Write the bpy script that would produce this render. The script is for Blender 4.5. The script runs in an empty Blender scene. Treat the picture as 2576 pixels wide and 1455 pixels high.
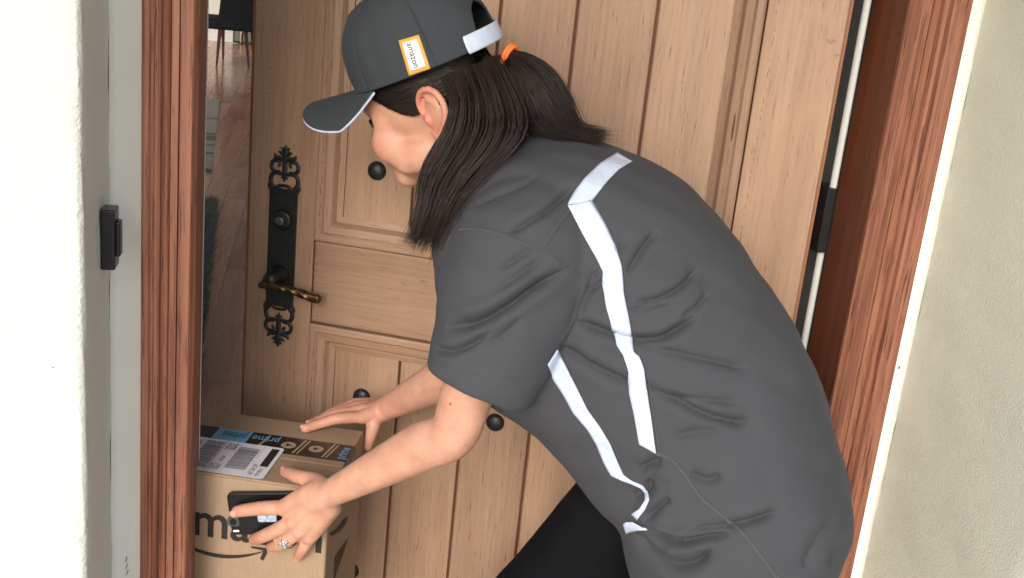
import bpy, bmesh, math, random
import numpy as np
from mathutils import Matrix, Vector
from mathutils.bvhtree import BVHTree
random.seed(7); RNG = np.random.default_rng(7)
SC = bpy.context.scene
COL = SC.collection

# ------------------------------------------------------------------ camera
PW, PH, FOC = 2576.0, 1455.0, 2806.0          # photograph measured at 2576 px wide
CAM = np.array([0.0, -1.55, 1.60])
_dn = np.array([325.0 - PW/2, 10000.0 - PH/2, FOC]); _dn /= np.linalg.norm(_dn)
_fh = np.array([0, 0, 1.0]) - _dn*_dn[2]; _fh /= np.linalg.norm(_fh)
_rh = np.cross(_dn, _fh); _a = math.radians(11.0)
ROT = np.array([_fh*math.sin(_a) + _rh*math.cos(_a), _fh*math.cos(_a) - _rh*math.sin(_a), -_dn])
cd = bpy.data.cameras.new('camera'); cam = bpy.data.objects.new('camera', cd); COL.objects.link(cam)
cd.sensor_width = 36.0; cd.lens = 36.0*FOC/PW; cd.clip_start = 0.02; cd.clip_end = 3000
_m = Matrix([[ROT[i][0], -ROT[i][1], -ROT[i][2], CAM[i]] for i in range(3)] + [[0, 0, 0, 1]])
cam.matrix_world = _m
SC.camera = cam

# ------------------------------------------------------------------ world, sun, exposure
SUN_EL, SUN_AZ = math.radians(23), math.radians(202)     # azimuth clockwise from +Y
wd = bpy.data.worlds.new('World'); SC.world = wd; wd.use_nodes = True
nt = wd.node_tree
sky = nt.nodes.new('ShaderNodeTexSky'); sky.sky_type = 'NISHITA'; sky.sun_disc = False
sky.sun_elevation = SUN_EL; sky.sun_rotation = SUN_AZ
sky.air_density = 1.0; sky.dust_density = 1.5; sky.ozone_density = 1.0
bg = nt.nodes['Background']; bg.inputs[1].default_value = 0.135
nt.links.new(sky.outputs[0], bg.inputs[0])
sl = bpy.data.lights.new('sun', 'SUN'); so = bpy.data.objects.new('sun', sl); COL.objects.link(so)
sl.energy = 1.35; sl.angle = math.radians(28); sl.color = (1.0, 0.985, 0.96)
_sd = Vector((math.sin(SUN_AZ)*math.cos(SUN_EL), math.cos(SUN_AZ)*math.cos(SUN_EL), math.sin(SUN_EL)))
so.rotation_euler = _sd.to_track_quat('Z', 'Y').to_euler()
SC.view_settings.view_transform = 'Standard'; SC.view_settings.look = 'None'
SC.view_settings.exposure = 0.80; SC.view_settings.gamma = 1.0
SC.view_settings.use_curve_mapping = False

# ------------------------------------------------------------------ measuring helpers
def ray(x, y):
    d = ROT @ np.array([x - PW/2, y - PH/2, FOC]); return d/np.linalg.norm(d)
def hit(x, y, n, p):
    d = ray(x, y); n = np.asarray(n, float)
    return CAM + d*(n.dot(np.asarray(p) - CAM)/n.dot(d))
def proj(V):
    q = (np.asarray(V) - CAM) @ ROT
    return np.stack([PW/2 + FOC*q[:, 0]/q[:, 2], PH/2 + FOC*q[:, 1]/q[:, 2]], 1)
def unit(v): v = np.asarray(v, float); return v/np.linalg.norm(v)
Z3 = np.array([0, 0, 1.0])

# ------------------------------------------------------------------ mesh helpers
WM = {}
def emp(name, loc=(0, 0, 0), rotz=0.0, parent=None):
    o = bpy.data.objects.new(name, None); COL.objects.link(o)
    o.location = loc; o.rotation_euler = (0, 0, rotz); o.empty_display_size = 0.1
    WM[o.name] = Matrix.Translation(Vector(loc)) @ Matrix.Rotation(rotz, 4, 'Z')
    return o
def tag(o, label=None, cat=None, group=None, kind=None):
    if label: o['label'] = label
    if cat: o['category'] = cat
    if group: o['group'] = group
    if kind: o['kind'] = kind
    return o
def setp(o, parent, local):
    o.parent = parent
    if not local:
        o.matrix_parent_inverse = WM[parent.name].inverted(); WM[o.name] = Matrix.Identity(4)
    else:
        WM[o.name] = WM[parent.name] @ Matrix.Translation(o.location)
def mk(name, V, F, mat, parent=None, smooth=False, local=False, attrs=None):
    me = bpy.data.meshes.new(name)
    me.from_pydata([tuple(map(float, v)) for v in V], [], [tuple(map(int, f)) for f in F]); me.update()
    me.materials.append(mat)
    if smooth: me.polygons.foreach_set('use_smooth', [True]*len(me.polygons))
    if attrs:
        for k, c in attrs.items():
            a = me.attributes.new(k, 'FLOAT', 'POINT'); a.data.foreach_set('value', np.asarray(c, np.float32))
    o = bpy.data.objects.new(name, me); COL.objects.link(o); WM[o.name] = Matrix.Identity(4)
    if parent is not None: setp(o, parent, local)
    return o
class Geo:
    def __init__(s): s.V = []; s.F = []
    def add(s, V, F):
        b = len(s.V); s.V.extend(np.asarray(V).tolist()); s.F.extend([[i + b for i in f] for f in F]); return s
def box(x0, x1, y0, y1, z0, z1):
    V = [(x, y, z) for x in (x0, x1) for y in (y0, y1) for z in (z0, z1)]
    return V, [(0, 1, 3, 2), (4, 6, 7, 5), (0, 4, 5, 1), (2, 3, 7, 6), (0, 2, 6, 4), (1, 5, 7, 3)]
def bev(o, w=0.002, seg=2):
    m = o.modifiers.new('bevel', 'BEVEL'); m.width = w; m.segments = seg; m.limit_method = 'ANGLE'; m.angle_limit = math.radians(40)
    return o
def catmull(P, sub):
    P = np.asarray(P, float); n = len(P); out = []
    if P.ndim == 1: P = P[:, None]
    for i in range(n - 1):
        p0, p1, p2, p3 = P[max(i-1, 0)], P[i], P[i+1], P[min(i+2, n-1)]
        for k in range(sub):
            t = k/sub
            out.append(0.5*(2*p1 + (p2-p0)*t + (2*p0-5*p1+4*p2-p3)*t*t + (3*p1-p0-3*p2+p3)*t**3))
    out.append(P[-1]); return np.array(out)
def tube(P, R, seg=14, sub=5, ref=None, cap=True, sup=2.0, twist=None, flat_end=False):
    P = np.asarray(P, float); R = np.asarray(R, float)
    if R.ndim == 0: R = np.full(len(P), float(R))
    if R.ndim == 1: R = np.stack([R, R], 1)
    C = catmull(P, sub); Q = np.abs(catmull(R, sub))
    T = np.gradient(C, axis=0); T /= np.linalg.norm(T, axis=1)[:, None]
    rows = []; A = None
    up = unit(ref) if ref is not None else None
    for i in range(len(C)):
        t = T[i]
        if up is not None: a = up - t*up.dot(t)
        elif A is None: a = np.cross(t, [0.3, 0.5, 0.81])
        else: a = A - t*A.dot(t)
        a = unit(a); A = a; b = np.cross(t, a)
        if twist is not None:
            w = np.interp(i/(len(C)-1), twist[0], twist[1]); a, b = a*math.cos(w)+b*math.sin(w), b*math.cos(w)-a*math.sin(w)
        ang = np.linspace(0, 2*math.pi, seg, endpoint=False)
        ca, sa = np.cos(ang), np.sin(ang)
        ca = np.sign(ca)*np.abs(ca)**(2/sup); sa = np.sign(sa)*np.abs(sa)**(2/sup)
        rows.append((C[i], t, np.outer(ca, a)*Q[i, 0] + np.outer(sa, b)*Q[i, 1]))
    rings = [c + r for c, t, r in rows]
    if cap:
        def caps(c, t, r, q, s):
            h = min(q); return [c + t*s*h*math.sin(k) + r*math.cos(k) for k in (0.5, 1.0, 1.35)], c + t*s*h
        st, sp = caps(*rows[0], Q[0], -1); en, ep = caps(*rows[-1], Q[-1], 1)
        rings = st[::-1] + rings + en
    V = np.concatenate(rings); n = len(rings); F = []
    for i in range(n-1):
        for k in range(seg):
            k2 = (k+1) % seg; F.append((i*seg+k, i*seg+k2, (i+1)*seg+k2, (i+1)*seg+k))
    if flat_end: F.append(tuple(range(seg))[::-1]); F.append(tuple((n-1)*seg+k for k in range(seg)))
    if cap:
        V = np.concatenate([V, [sp], [ep]])
        for k in range(seg):
            k2 = (k+1) % seg; F.append((len(V)-2, k2, k)); F.append((len(V)-1, (n-1)*seg+k, (n-1)*seg+k2))
    return V, F
def ellip(c, r, M=None, nu=28, nv=18):
    V = []; F = []
    for j in range(1, nv):
        th = math.pi*j/nv
        for i in range(nu):
            ph = 2*math.pi*i/nu; V.append((r[0]*math.sin(th)*math.cos(ph), r[1]*math.sin(th)*math.sin(ph), r[2]*math.cos(th)))
    V += [(0, 0, r[2]), (0, 0, -r[2])]
    for j in range(nv-2):
        for i in range(nu):
            i2 = (i+1) % nu; F.append((j*nu+i, (j+1)*nu+i, (j+1)*nu+i2, j*nu+i2))
    a = len(V)-2
    for i in range(nu):
        i2 = (i+1) % nu; F.append((a, i, i2)); F.append((a+1, (nv-2)*nu+i2, (nv-2)*nu+i))
    V = np.array(V)
    if M is not None: V = V @ np.asarray(M).T
    return V + np.asarray(c), F
def disc_lathe(prof, seg=24):
    """profile of (radius, height) turned about local z"""
    V = []; F = []
    for r, h in prof:
        for k in range(seg):
            w = 2*math.pi*k/seg; V.append((r*math.cos(w), r*math.sin(w), h))
    for i in range(len(prof)-1):
        for k in range(seg):
            k2 = (k+1) % seg; F.append((i*seg+k, i*seg+k2, (i+1)*seg+k2, (i+1)*seg+k))
    F.append(tuple(range(seg))[::-1]); F.append(tuple((len(prof)-1)*seg+k for k in range(seg)))
    return np.array(V), F
def place(V, o, ex, ey, ez):
    V = np.asarray(V, float); return np.asarray(o) + V[:, :1]*ex + V[:, 1:2]*ey + V[:, 2:3]*ez
def remesh(g, voxel, it=5, fac=0.5):
    me = bpy.data.meshes.new('tmp'); me.from_pydata(g.V, [], g.F); o = bpy.data.objects.new('tmp', me); COL.objects.link(o)
    m = o.modifiers.new('r', 'REMESH'); m.mode = 'VOXEL'; m.voxel_size = voxel; m.adaptivity = 0
    if it:
        s = o.modifiers.new('s', 'SMOOTH'); s.iterations = it; s.factor = fac
    dg = bpy.context.evaluated_depsgraph_get(); ev = o.evaluated_get(dg); em = ev.to_mesh()
    V = np.empty(len(em.vertices)*3, np.float32); em.vertices.foreach_get('co', V); V = V.reshape(-1, 3).astype(float)
    F = [tuple(p.vertices) for p in em.polygons]
    ev.to_mesh_clear(); bpy.data.objects.remove(o); bpy.data.meshes.remove(me)
    return V, F
def normals(V, F):
    me = bpy.data.meshes.new('tmp'); me.from_pydata(V.tolist(), [], F); me.update()
    N = np.empty(len(V)*3, np.float32); me.vertices.foreach_get('normal', N); bpy.data.meshes.remove(me)
    return N.reshape(-1, 3).astype(float)
def bvh_of(V, F): return BVHTree.FromPolygons([tuple(v) for v in V], F)
def cast(bvh, x, y):
    d = ray(x, y); h = bvh.ray_cast(Vector(CAM), Vector(d))
    if h[0] is None: return None
    n = np.array(h[1]); n = -n if n.dot(d) > 0 else n
    return np.array(h[0]), n, h[3]

# ------------------------------------------------------------------ materials
def newmat(name):
    m = bpy.data.materials.new(name); m.use_nodes = True
    return m, m.node_tree, m.node_tree.nodes['Principled BSDF']
def ramp(t, fac, stops):
    r = t.nodes.new('ShaderNodeValToRGB'); e = r.color_ramp.elements
    while len(e) < len(stops): e.new(0.5)
    for k, (p, c) in enumerate(stops): e[k].position = p; e[k].color = (*c, 1)
    t.links.new(fac, r.inputs[0]); return r.outputs[0]
def coords(t, scale, kind='Object'):
    tc = t.nodes.new('ShaderNodeTexCoord'); mp = t.nodes.new('ShaderNodeMapping'); mp.inputs['Scale'].default_value = scale
    t.links.new(tc.outputs[kind], mp.inputs[0]); return mp.outputs[0]
def noise(t, vec, scale=1.0, detail=3, rough=0.55, dist=0.0):
    n = t.nodes.new('ShaderNodeTexNoise'); n.inputs['Scale'].default_value = scale; n.inputs['Detail'].default_value = detail
    n.inputs['Roughness'].default_value = rough; n.inputs['Distortion'].default_value = dist
    t.links.new(vec, n.inputs['Vector']); return n.outputs[0]
def bump(t, b, h, strength, dist):
    n = t.nodes.new('ShaderNodeBump'); n.inputs['Strength'].default_value = strength; n.inputs['Distance'].default_value = dist
    t.links.new(h, n.inputs['Height']); t.links.new(n.outputs[0], b.inputs['Normal']); return n
def mix(t, f, a, b, mode='MIX'):
    n = t.nodes.new('ShaderNodeMix'); n.data_type = 'RGBA'; n.blend_type = mode
    for s, v in ((n.inputs[0], f), (n.inputs[6], a), (n.inputs[7], b)):
        if isinstance(v, (int, float)): s.default_value = v
        elif isinstance(v, tuple): s.default_value = (*v, 1)
        else: t.links.new(v, s)
    return n.outputs[2]
def plain(name, c, rough=0.6, metal=0.0, spec=0.5, var=0.12, scale=40.0, bmp=0.0):
    m, t, b = newmat(name)
    n = noise(t, coords(t, (1, 1, 1)), scale, 4)
    lo = tuple(x*(1-var) for x in c); hi = tuple(min(1, x*(1+var)) for x in c)
    t.links.new(ramp(t, n, [(0.3, lo), (0.7, hi)]), b.inputs['Base Color'])
    b.inputs['Roughness'].default_value = rough; b.inputs['Metallic'].default_value = metal; b.inputs['Specular IOR Level'].default_value = spec
    if bmp: bump(t, b, noise(t, coords(t, (1, 1, 1)), scale*4, 3), 0.5, bmp)
    return m
def wood(name, dark, mid, light, axis='Z', rough=0.5, contrast=(0.3, 0.5, 0.7), coarse=22.0, fine=160.0, stretch=0.05, relief=0.0004, rnd=0.12, blotch=0.25, spec=0.4, fleck=None, finemix=0.45):
    m, t, b = newmat(name)
    s = {'Z': (1, 1, stretch), 'X': (stretch, 1, 1), 'Y': (1, stretch, 1)}[axis]
    v = coords(t, s)
    oi = t.nodes.new('ShaderNodeObjectInfo')
    sh = t.nodes.new('ShaderNodeVectorMath'); sh.operation = 'ADD'
    cmb = t.nodes.new('ShaderNodeCombineXYZ'); mu = t.nodes.new('ShaderNodeMath'); mu.operation = 'MULTIPLY'; mu.inputs[1].default_value = 37.0
    t.links.new(oi.outputs['Random'], mu.inputs[0])
    for k in range(3): t.links.new(mu.outputs[0], cmb.inputs[k])
    t.links.new(v, sh.inputs[0]); t.links.new(cmb.outputs[0], sh.inputs[1]); v = sh.outputs[0]
    n1 = noise(t, v, coarse, 4, 0.6, 0.6); n2 = noise(t, v, fine, 3, 0.6)
    c1 = ramp(t, n1, list(zip(contrast, (dark, mid, light))))
    c2 = ramp(t, n2, [(0.32, tuple(x*0.62 for x in mid)), (0.55, mid), (0.75, light)])
    c = mix(t, finemix, c1, c2)
    if fleck:
        sc_, st_, lo_, hi_, fc_ = fleck
        sv = t.nodes.new('ShaderNodeVectorMath'); sv.operation = 'ADD'
        t.links.new(coords(t, {'Z': (1, 1, st_), 'X': (st_, 1, 1), 'Y': (1, st_, 1)}[axis]), sv.inputs[0]); t.links.new(cmb.outputs[0], sv.inputs[1])
        nf = noise(t, sv.outputs[0], sc_, 3, 0.62, 0.25)
        c = mix(t, ramp(t, nf, [(lo_, (1, 1, 1)), (hi_, (0, 0, 0))]), c, fc_)
        nb_ = noise(t, sv.outputs[0], sc_*0.5, 3, 0.6, 0.5)
        c = mix(t, ramp(t, nb_, [(lo_-0.05, (.7, .7, .7)), (hi_-.03, (0, 0, 0))]), c, tuple(x*1.6 for x in fc_))
    n3 = noise(t, coords(t, (1, 1, 0.6)), 3.1, 3, 0.6)
    c = mix(t, n3, c, tuple(1-blotch for _ in range(3)), 'MULTIPLY') if blotch else c
    hs = t.nodes.new('ShaderNodeHueSaturation'); t.links.new(c, hs.inputs['Color'])
    mr = t.nodes.new('ShaderNodeMapRange'); mr.inputs[3].default_value = 1-rnd; mr.inputs[4].default_value = 1+rnd
    t.links.new(oi.outputs['Random'], mr.inputs[0]); t.links.new(mr.outputs[0], hs.inputs['Value'])
    t.links.new(hs.outputs[0], b.inputs['Base Color'])
    b.inputs['Roughness'].default_value = rough; b.inputs['Specular IOR Level'].default_value = spec
    bump(t, b, n2, 0.6, relief); return m
M = {}
def stucco(name, c, rough, rel, spec=0.5, mscale=95):
    m, t, b = newmat(name)
    v = coords(t, (1, 1, 1)); big = noise(t, v, 9, 4); med = noise(t, v, mscale, 4, 0.6); sm = noise(t, v, mscale*3, 2)
    t.links.new(ramp(t, big, [(0.3, tuple(x*0.95 for x in c)), (0.7, c)]), b.inputs['Base Color'])
    md0 = t.nodes.new('ShaderNodeMath'); md0.operation = 'MULTIPLY_ADD'; md0.inputs[1].default_value = 0.9
    t.links.new(noise(t, v, 22, 4, 0.6), md0.inputs[0]); t.links.new(med, md0.inputs[2])
    md = t.nodes.new('ShaderNodeMath'); md.operation = 'MULTIPLY_ADD'; md.inputs[1].default_value = 0.35
    t.links.new(sm, md.inputs[0]); t.links.new(md0.outputs[0], md.inputs[2])
    bump(t, b, md.outputs[0], 1.0, rel); b.inputs['Roughness'].default_value = rough; b.inputs['Specular IOR Level'].default_value = spec
    return m
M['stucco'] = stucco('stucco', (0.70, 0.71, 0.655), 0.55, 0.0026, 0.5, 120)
M['stucco_smooth'] = stucco('stucco_smooth', (0.87, 0.855, 0.79), 0.6, 0.001)  # whiter smooth plaster, its colour also warmed to offset blue shade on the strip
M['stucco_gloss'] = stucco('stucco_gloss', (0.76, 0.785, 0.665), 0.25, 0.0022, 1.0, 300)
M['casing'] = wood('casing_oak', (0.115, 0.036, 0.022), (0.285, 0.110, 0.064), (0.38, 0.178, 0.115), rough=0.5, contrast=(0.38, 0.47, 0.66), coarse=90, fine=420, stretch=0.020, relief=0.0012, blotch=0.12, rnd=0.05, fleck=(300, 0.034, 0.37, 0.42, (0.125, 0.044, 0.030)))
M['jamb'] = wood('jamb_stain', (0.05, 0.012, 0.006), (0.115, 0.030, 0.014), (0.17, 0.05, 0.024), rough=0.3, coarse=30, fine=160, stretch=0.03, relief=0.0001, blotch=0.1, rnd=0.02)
M['door'] = wood('door_pine', (0.31, 0.180, 0.112), (0.46, 0.287, 0.190), (0.53, 0.358, 0.250), rough=0.45, contrast=(0.25, 0.5, 0.75), coarse=14, fine=210, stretch=0.04, relief=0.00015, rnd=0.15, blotch=0.5, finemix=0.36, fleck=(420, 0.06, 0.31, 0.38, (0.24, 0.13, 0.08)))
M['door_x'] = wood('door_pine_rail', (0.31, 0.180, 0.112), (0.46, 0.287, 0.190), (0.53, 0.358, 0.250), axis='X', rough=0.45, contrast=(0.25, 0.5, 0.75), coarse=14, fine=210, stretch=0.04, relief=0.00015, rnd=0.15, blotch=0.5, finemix=0.36, fleck=(420, 0.06, 0.31, 0.38, (0.24, 0.13, 0.08)))
M['door_dark'] = wood('door_groove', (0.09, 0.028, 0.012), (0.13, 0.045, 0.02), (0.17, 0.06, 0.03), rough=0.6, rnd=0.02)
M['door_edge'] = wood('door_edge_stain', (0.20, 0.075, 0.03), (0.30, 0.12, 0.05), (0.36, 0.16, 0.07), rough=0.5, rnd=0.02)
M['floor'] = wood('floor_plank', (0.30, 0.105, 0.060), (0.56, 0.24, 0.14), (0.70, 0.37, 0.24), axis='Y', rough=0.20, contrast=(0.3, 0.5, 0.72), coarse=7, fine=60, stretch=0.12, relief=0.0001, rnd=0.28, blotch=0.2, spec=0.5)
M['iron'] = plain('black_iron', (0.010, 0.011, 0.012), 0.42, 0.0, 0.5, 0.3, 60, 0.0016)
M['brass'] = plain('aged_bronze', (0.12, 0.075, 0.035), 0.35, 0.9, 0.5, 0.4, 120)
M['keycore'] = plain('worn_nickel', (0.22, 0.2, 0.17), 0.35, 0.9)
M['bell'] = plain('dark_bronze', (0.012, 0.013, 0.014), 0.3, 0.0, 0.5, 0.2, 80)
M['grey_paint'] = plain('grey_paint', (0.17, 0.165, 0.15), 0.7, 0, 0.1)
M['white_paint'] = plain('white_paint', (0.62, 0.62, 0.60), 0.45, var=0.05)
M['porch'] = plain('porch_concrete', (0.52, 0.48, 0.42), 0.8, var=0.15, scale=12, bmp=0.001)
M['plaster'] = plain('room_plaster', (0.66, 0.64, 0.57), 0.7, var=0.04, scale=5)
M['chair_cloth'] = plain('chair_black', (0.008, 0.009, 0.012), 0.7, 0.0, 0.15, 0.2)
M['chair_leg'] = plain('chair_leg_wood', (0.045, 0.016, 0.010), 0.35)
M['rug'] = plain('rug_grey', (0.36, 0.30, 0.225), 0.95, var=0.25, scale=60, bmp=0.002)
M['rug_line'] = plain('rug_dark_stripe', (0.09, 0.085, 0.08), 0.95)
M['rug_red'] = plain('rug_red_stripe', (0.23, 0.11, 0.09), 0.95)
M['shag'] = plain('shag_green_grey', (0.24, 0.23, 0.18), 0.95, var=0.5, scale=70)
M['white_print'] = plain('label_paper', (0.78, 0.78, 0.86), 0.4, var=0.02)
M['ink'] = plain('black_ink', (0.018, 0.013, 0.010), 0.6, var=0.25)
M['tape'] = plain('dark_tape', (0.022, 0.017, 0.013), 0.25, var=0.2)
M['tape_blue'] = plain('blue_tape_print', (0.13, 0.36, 0.58), 0.3, var=0.08)
M['tape_tan'] = plain('tan_tape_print', (0.36, 0.29, 0.20), 0.3, var=0.1)
M['phone'] = plain('phone_black', (0.006, 0.007, 0.008), 0.3, var=0.2)
M['phone_grey'] = plain('phone_lens_ring', (0.06, 0.065, 0.07), 0.2)
M['silver'] = plain('ring_silver', (0.8, 0.8, 0.82), 0.12, 1.0)
M['orange'] = plain('orange_elastic', (0.86, 0.17, 0.025), 0.6, var=0.08)
M['badge_orange'] = plain('badge_orange', (0.80, 0.36, 0.06), 0.55, var=0.06)
M['badge_white'] = plain('badge_white', (0.82, 0.80, 0.78), 0.5, var=0.03)
M['badge_ink'] = plain('badge_ink', (0.10, 0.115, 0.16), 0.6, var=0.1)
M['stain'] = plain('timber_stain', (0.33, 0.18, 0.09), 0.5, var=0.3, scale=200)
M['shoe'] = plain('shoe_black', (0.012, 0.012, 0.013), 0.5)
M['eye_white'] = plain('eye_white', (0.7, 0.68, 0.66), 0.15, var=0.02)
M['lash'] = plain('dark_lash', (0.015, 0.010, 0.008), 0.6)

def fabric(name, c, rough=0.85, weave=1400, rel=0.00025, sheen=0.25):
    m, t, b = newmat(name); v = coords(t, (1, 1, 1))
    n = noise(t, v, weave, 2); g = noise(t, v, 6, 3)
    cc = mix(t, 0.5, ramp(t, n, [(0.3, tuple(x*0.8 for x in c)), (0.7, tuple(x*1.2 for x in c))]), ramp(t, g, [(0.3, tuple(x*0.92 for x in c)), (0.7, tuple(x*1.06 for x in c))]))
    t.links.new(cc, b.inputs['Base Color']); b.inputs['Roughness'].default_value = rough
    b.inputs['Specular IOR Level'].default_value = 0.15; b.inputs['Sheen Weight'].default_value = sheen; b.inputs['Sheen Roughness'].default_value = 0.4
    bump(t, b, n, 0.5, rel); return m
M['shirt'] = fabric('shirt_jersey', (0.060, 0.062, 0.071), 0.85, 1400, 0.00035, 0.03)
M['seam'] = fabric('seam_thread', (0.074, 0.076, 0.085))
M['cap'] = fabric('cap_twill', (0.043, 0.050, 0.058), 0.85, 1100, 0.0004, 0.03)
M['trouser'] = fabric('trouser_black', (0.004, 0.0043, 0.0062), 0.85, 900, 0.0003, 0.0)
def tapemat():
    m, t, b = newmat('reflective_tape'); v = coords(t, (1, 1, 1)); n = noise(t, v, 70, 4, 0.6); g = noise(t, v, 1500, 2)
    c = mix(t, 0.4, ramp(t, n, [(0.25, (0.42, 0.50, 0.68)), (0.6, (0.58, 0.66, 0.83)), (0.8, (0.64, 0.72, 0.86))]), ramp(t, g, [(0.3, (0.40, 0.47, 0.62)), (0.7, (0.66, 0.74, 0.88))]))
    t.links.new(c, b.inputs['Base Color']); b.inputs['Roughness'].default_value = 0.38; bump(t, b, noise(t, v, 190, 3), 0.5, 0.0007); return m
M['reflect'] = tapemat()

def cardboard():
    m, t, b = newmat('cardboard'); v = coords(t, (1, 1, 1))
    n = noise(t, v, 7, 4); f = noise(t, coords(t, (1, 1, 0.15)), 260, 3)
    c = mix(t, 0.35, ramp(t, n, [(0.3, (0.315, 0.215, 0.140)), (0.7, (0.37, 0.26, 0.175))]), ramp(t, f, [(0.3, (0.29, 0.195, 0.125)), (0.7, (0.40, 0.285, 0.195))]))
    t.links.new(c, b.inputs['Base Color']); b.inputs['Roughness'].default_value = 0.75; b.inputs['Specular IOR Level'].default_value = 0.25
    ad = t.nodes.new('ShaderNodeMath'); ad.operation = 'MULTIPLY_ADD'; ad.inputs[1].default_value = 14.0; t.links.new(noise(t, v, 16, 3), ad.inputs[0]); t.links.new(f, ad.inputs[2])
    bump(t, b, ad.outputs[0], 0.5, 0.00025); return m
M['card'] = cardboard()
def barcode(name, d, scale):
    m, t, b = newmat(name); tc = t.nodes.new('ShaderNodeTexCoord'); dp = t.nodes.new('ShaderNodeVectorMath'); dp.operation = 'DOT_PRODUCT'; dp.inputs[1].default_value = tuple(float(x) for x in d)
    t.links.new(tc.outputs['Object'], dp.inputs[0]); n = t.nodes.new('ShaderNodeTexNoise'); n.noise_dimensions = '1D'; n.inputs['Scale'].default_value = scale; n.inputs['Detail'].default_value = 2
    t.links.new(dp.outputs['Value'], n.inputs['W']); t.links.new(ramp(t, n.outputs[0], [(0.50, (0.06, 0.06, 0.07)), (0.56, (0.72, 0.72, 0.80))]), b.inputs['Base Color']); b.inputs['Roughness'].default_value = 0.4
    return m
def smallprint(name):
    m, t, b = newmat(name); n = noise(t, coords(t, (1, 1, 1)), 420, 2, 0.7)
    t.links.new(ramp(t, n, [(0.45, (0.16, 0.16, 0.18)), (0.56, (0.76, 0.76, 0.84))]), b.inputs['Base Color']); b.inputs['Roughness'].default_value = 0.4
    return m
M['smallprint'] = smallprint('small_print')

def skin():
    m, t, b = newmat('skin'); v = coords(t, (1, 1, 1))
    n = noise(t, v, 34, 4); f = noise(t, v, 260, 3)
    at = t.nodes.new('ShaderNodeAttribute'); at.attribute_name = 'red'
    base = ramp(t, n, [(0.28, (0.50, 0.255, 0.175)), (0.72, (0.63, 0.35, 0.25))])
    c = mix(t, at.outputs['Fac'], base, (0.60, 0.22, 0.17))
    fr = ramp(t, noise(t, v, 120, 2), [(0.68, (1, 1, 1)), (0.74, (0.8, 0.66, 0.58))])
    c = mix(t, 0.5, c, fr, 'MULTIPLY')
    t.links.new(c, b.inputs['Base Color']); b.inputs['Roughness'].default_value = 0.48; b.inputs['Specular IOR Level'].default_value = 0.4
    b.inputs['Subsurface Weight'].default_value = 0.10; b.inputs['Subsurface Radius'].default_value = (1.0, 0.35, 0.2); b.inputs['Subsurface Scale'].default_value = 0.006
    bump(t, b, f, 0.45, 0.0006); return m
M['skin'] = skin()
M['nail'] = plain('finger_nail', (0.62, 0.36, 0.29), 0.22, var=0.04)
def hairmat():
    m, t, b = newmat('dark_hair'); at = t.nodes.new('ShaderNodeAttribute'); at.attribute_name = 'tint'
    t.links.new(ramp(t, at.outputs['Fac'], [(0.0, (0.005, 0.0034, 0.0028)), (0.7, (0.015, 0.0088, 0.0066)), (1.0, (0.034, 0.020, 0.015))]), b.inputs['Base Color'])
    b.inputs['Roughness'].default_value = 0.45; b.inputs['Specular IOR Level'].default_value = 0.35; return m
M['hair'] = hairmat()

# ================================================================== SETTING
XL, XR = -0.264, 0.953            # recess sides
JL, JR = -0.152, 0.841            # opening sides
YF = -0.19                        # front face of the facade (left of the recess)
JD = 0.11                         # jamb depth to the rebate
def sheet(name, x0, x1, y0, y1, z, mat, kind='structure'):
    return tag(mk(name, [(x0, y0, z), (x1, y0, z), (x1, y1, z), (x0, y1, z)], [(0, 1, 2, 3)], mat), kind=kind)
sheet('ground', -400, 400, -400, 400, -0.16, plain('bounce_paving', (0.44, 0.41, 0.35), 0.9, scale=3))  # unseen yard, given a pale warm tone to bounce light into the recess
tag(mk('porch_floor', *box(-5, 5, -4.0, 0.02, -0.15, 0.0), M['porch']), kind='structure')
tag(mk('porch_roof', *box(-3, 3.6, -2.1, YF-0.004, 2.75, 2.95), M['white_paint']), kind='structure')
wall = tag(emp('stucco_wall', (0, 0, 0)), 'cream textured stucco wall with a recess around the wooden doorway', 'wall')
def grid_panel(f, nu, nv):
    V = [f(i/nu, j/nv) for j in range(nv+1) for i in range(nu+1)]
    F = [(j*(nu+1)+i, j*(nu+1)+i+1, (j+1)*(nu+1)+i+1, (j+1)*(nu+1)+i) for j in range(nv) for i in range(nu)]
    return np.array(V), F
# left front face rolls into the left side of the recess over a hand-trowelled corner
def left_profile():
    P = [(-5.0, YF), (-1.0, YF), (-0.5, YF)]
    r = 0.010
    P += [(XL - r - 0.03, YF)]
    for k in range(7):
        w = math.pi/2*k/6; P.append((XL - r + r*math.sin(w), YF + r - r*math.cos(w)))
    for y in np.linspace(YF + 0.03, -0.012, 8): P.append((XL, y))
    return P
def vsweep(P, zs, wob, flip=False):
    V = []; 
    for z in zs:
        for i, (x, y) in enumerate(P):
            k = wob*(math.sin(z*23+i*1.3)+0.6*math.sin(z*57+i*0.7)+0.5*math.sin(z*131+i))
            V.append((x+k, y+k, z))
    n = len(P); F = [(j*n+i, j*n+i+1, (j+1)*n+i+1, (j+1)*n+i) for j in range(len(zs)-1) for i in range(n-1)]
    return V, ([f[::-1] for f in F] if flip else F)
ZS = np.linspace(0, 2.6, 180)
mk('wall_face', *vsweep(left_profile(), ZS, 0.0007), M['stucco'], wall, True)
PR = [(XR, y) for y in np.linspace(-0.012, -0.40, 12)] + [(XR + 0.010, -0.412), (XR+0.1, -0.414), (5.0, -0.414)]
mk('wall_face', *vsweep(PR, ZS, 0.0007), M['stucco_gloss'], wall, True)
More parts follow.
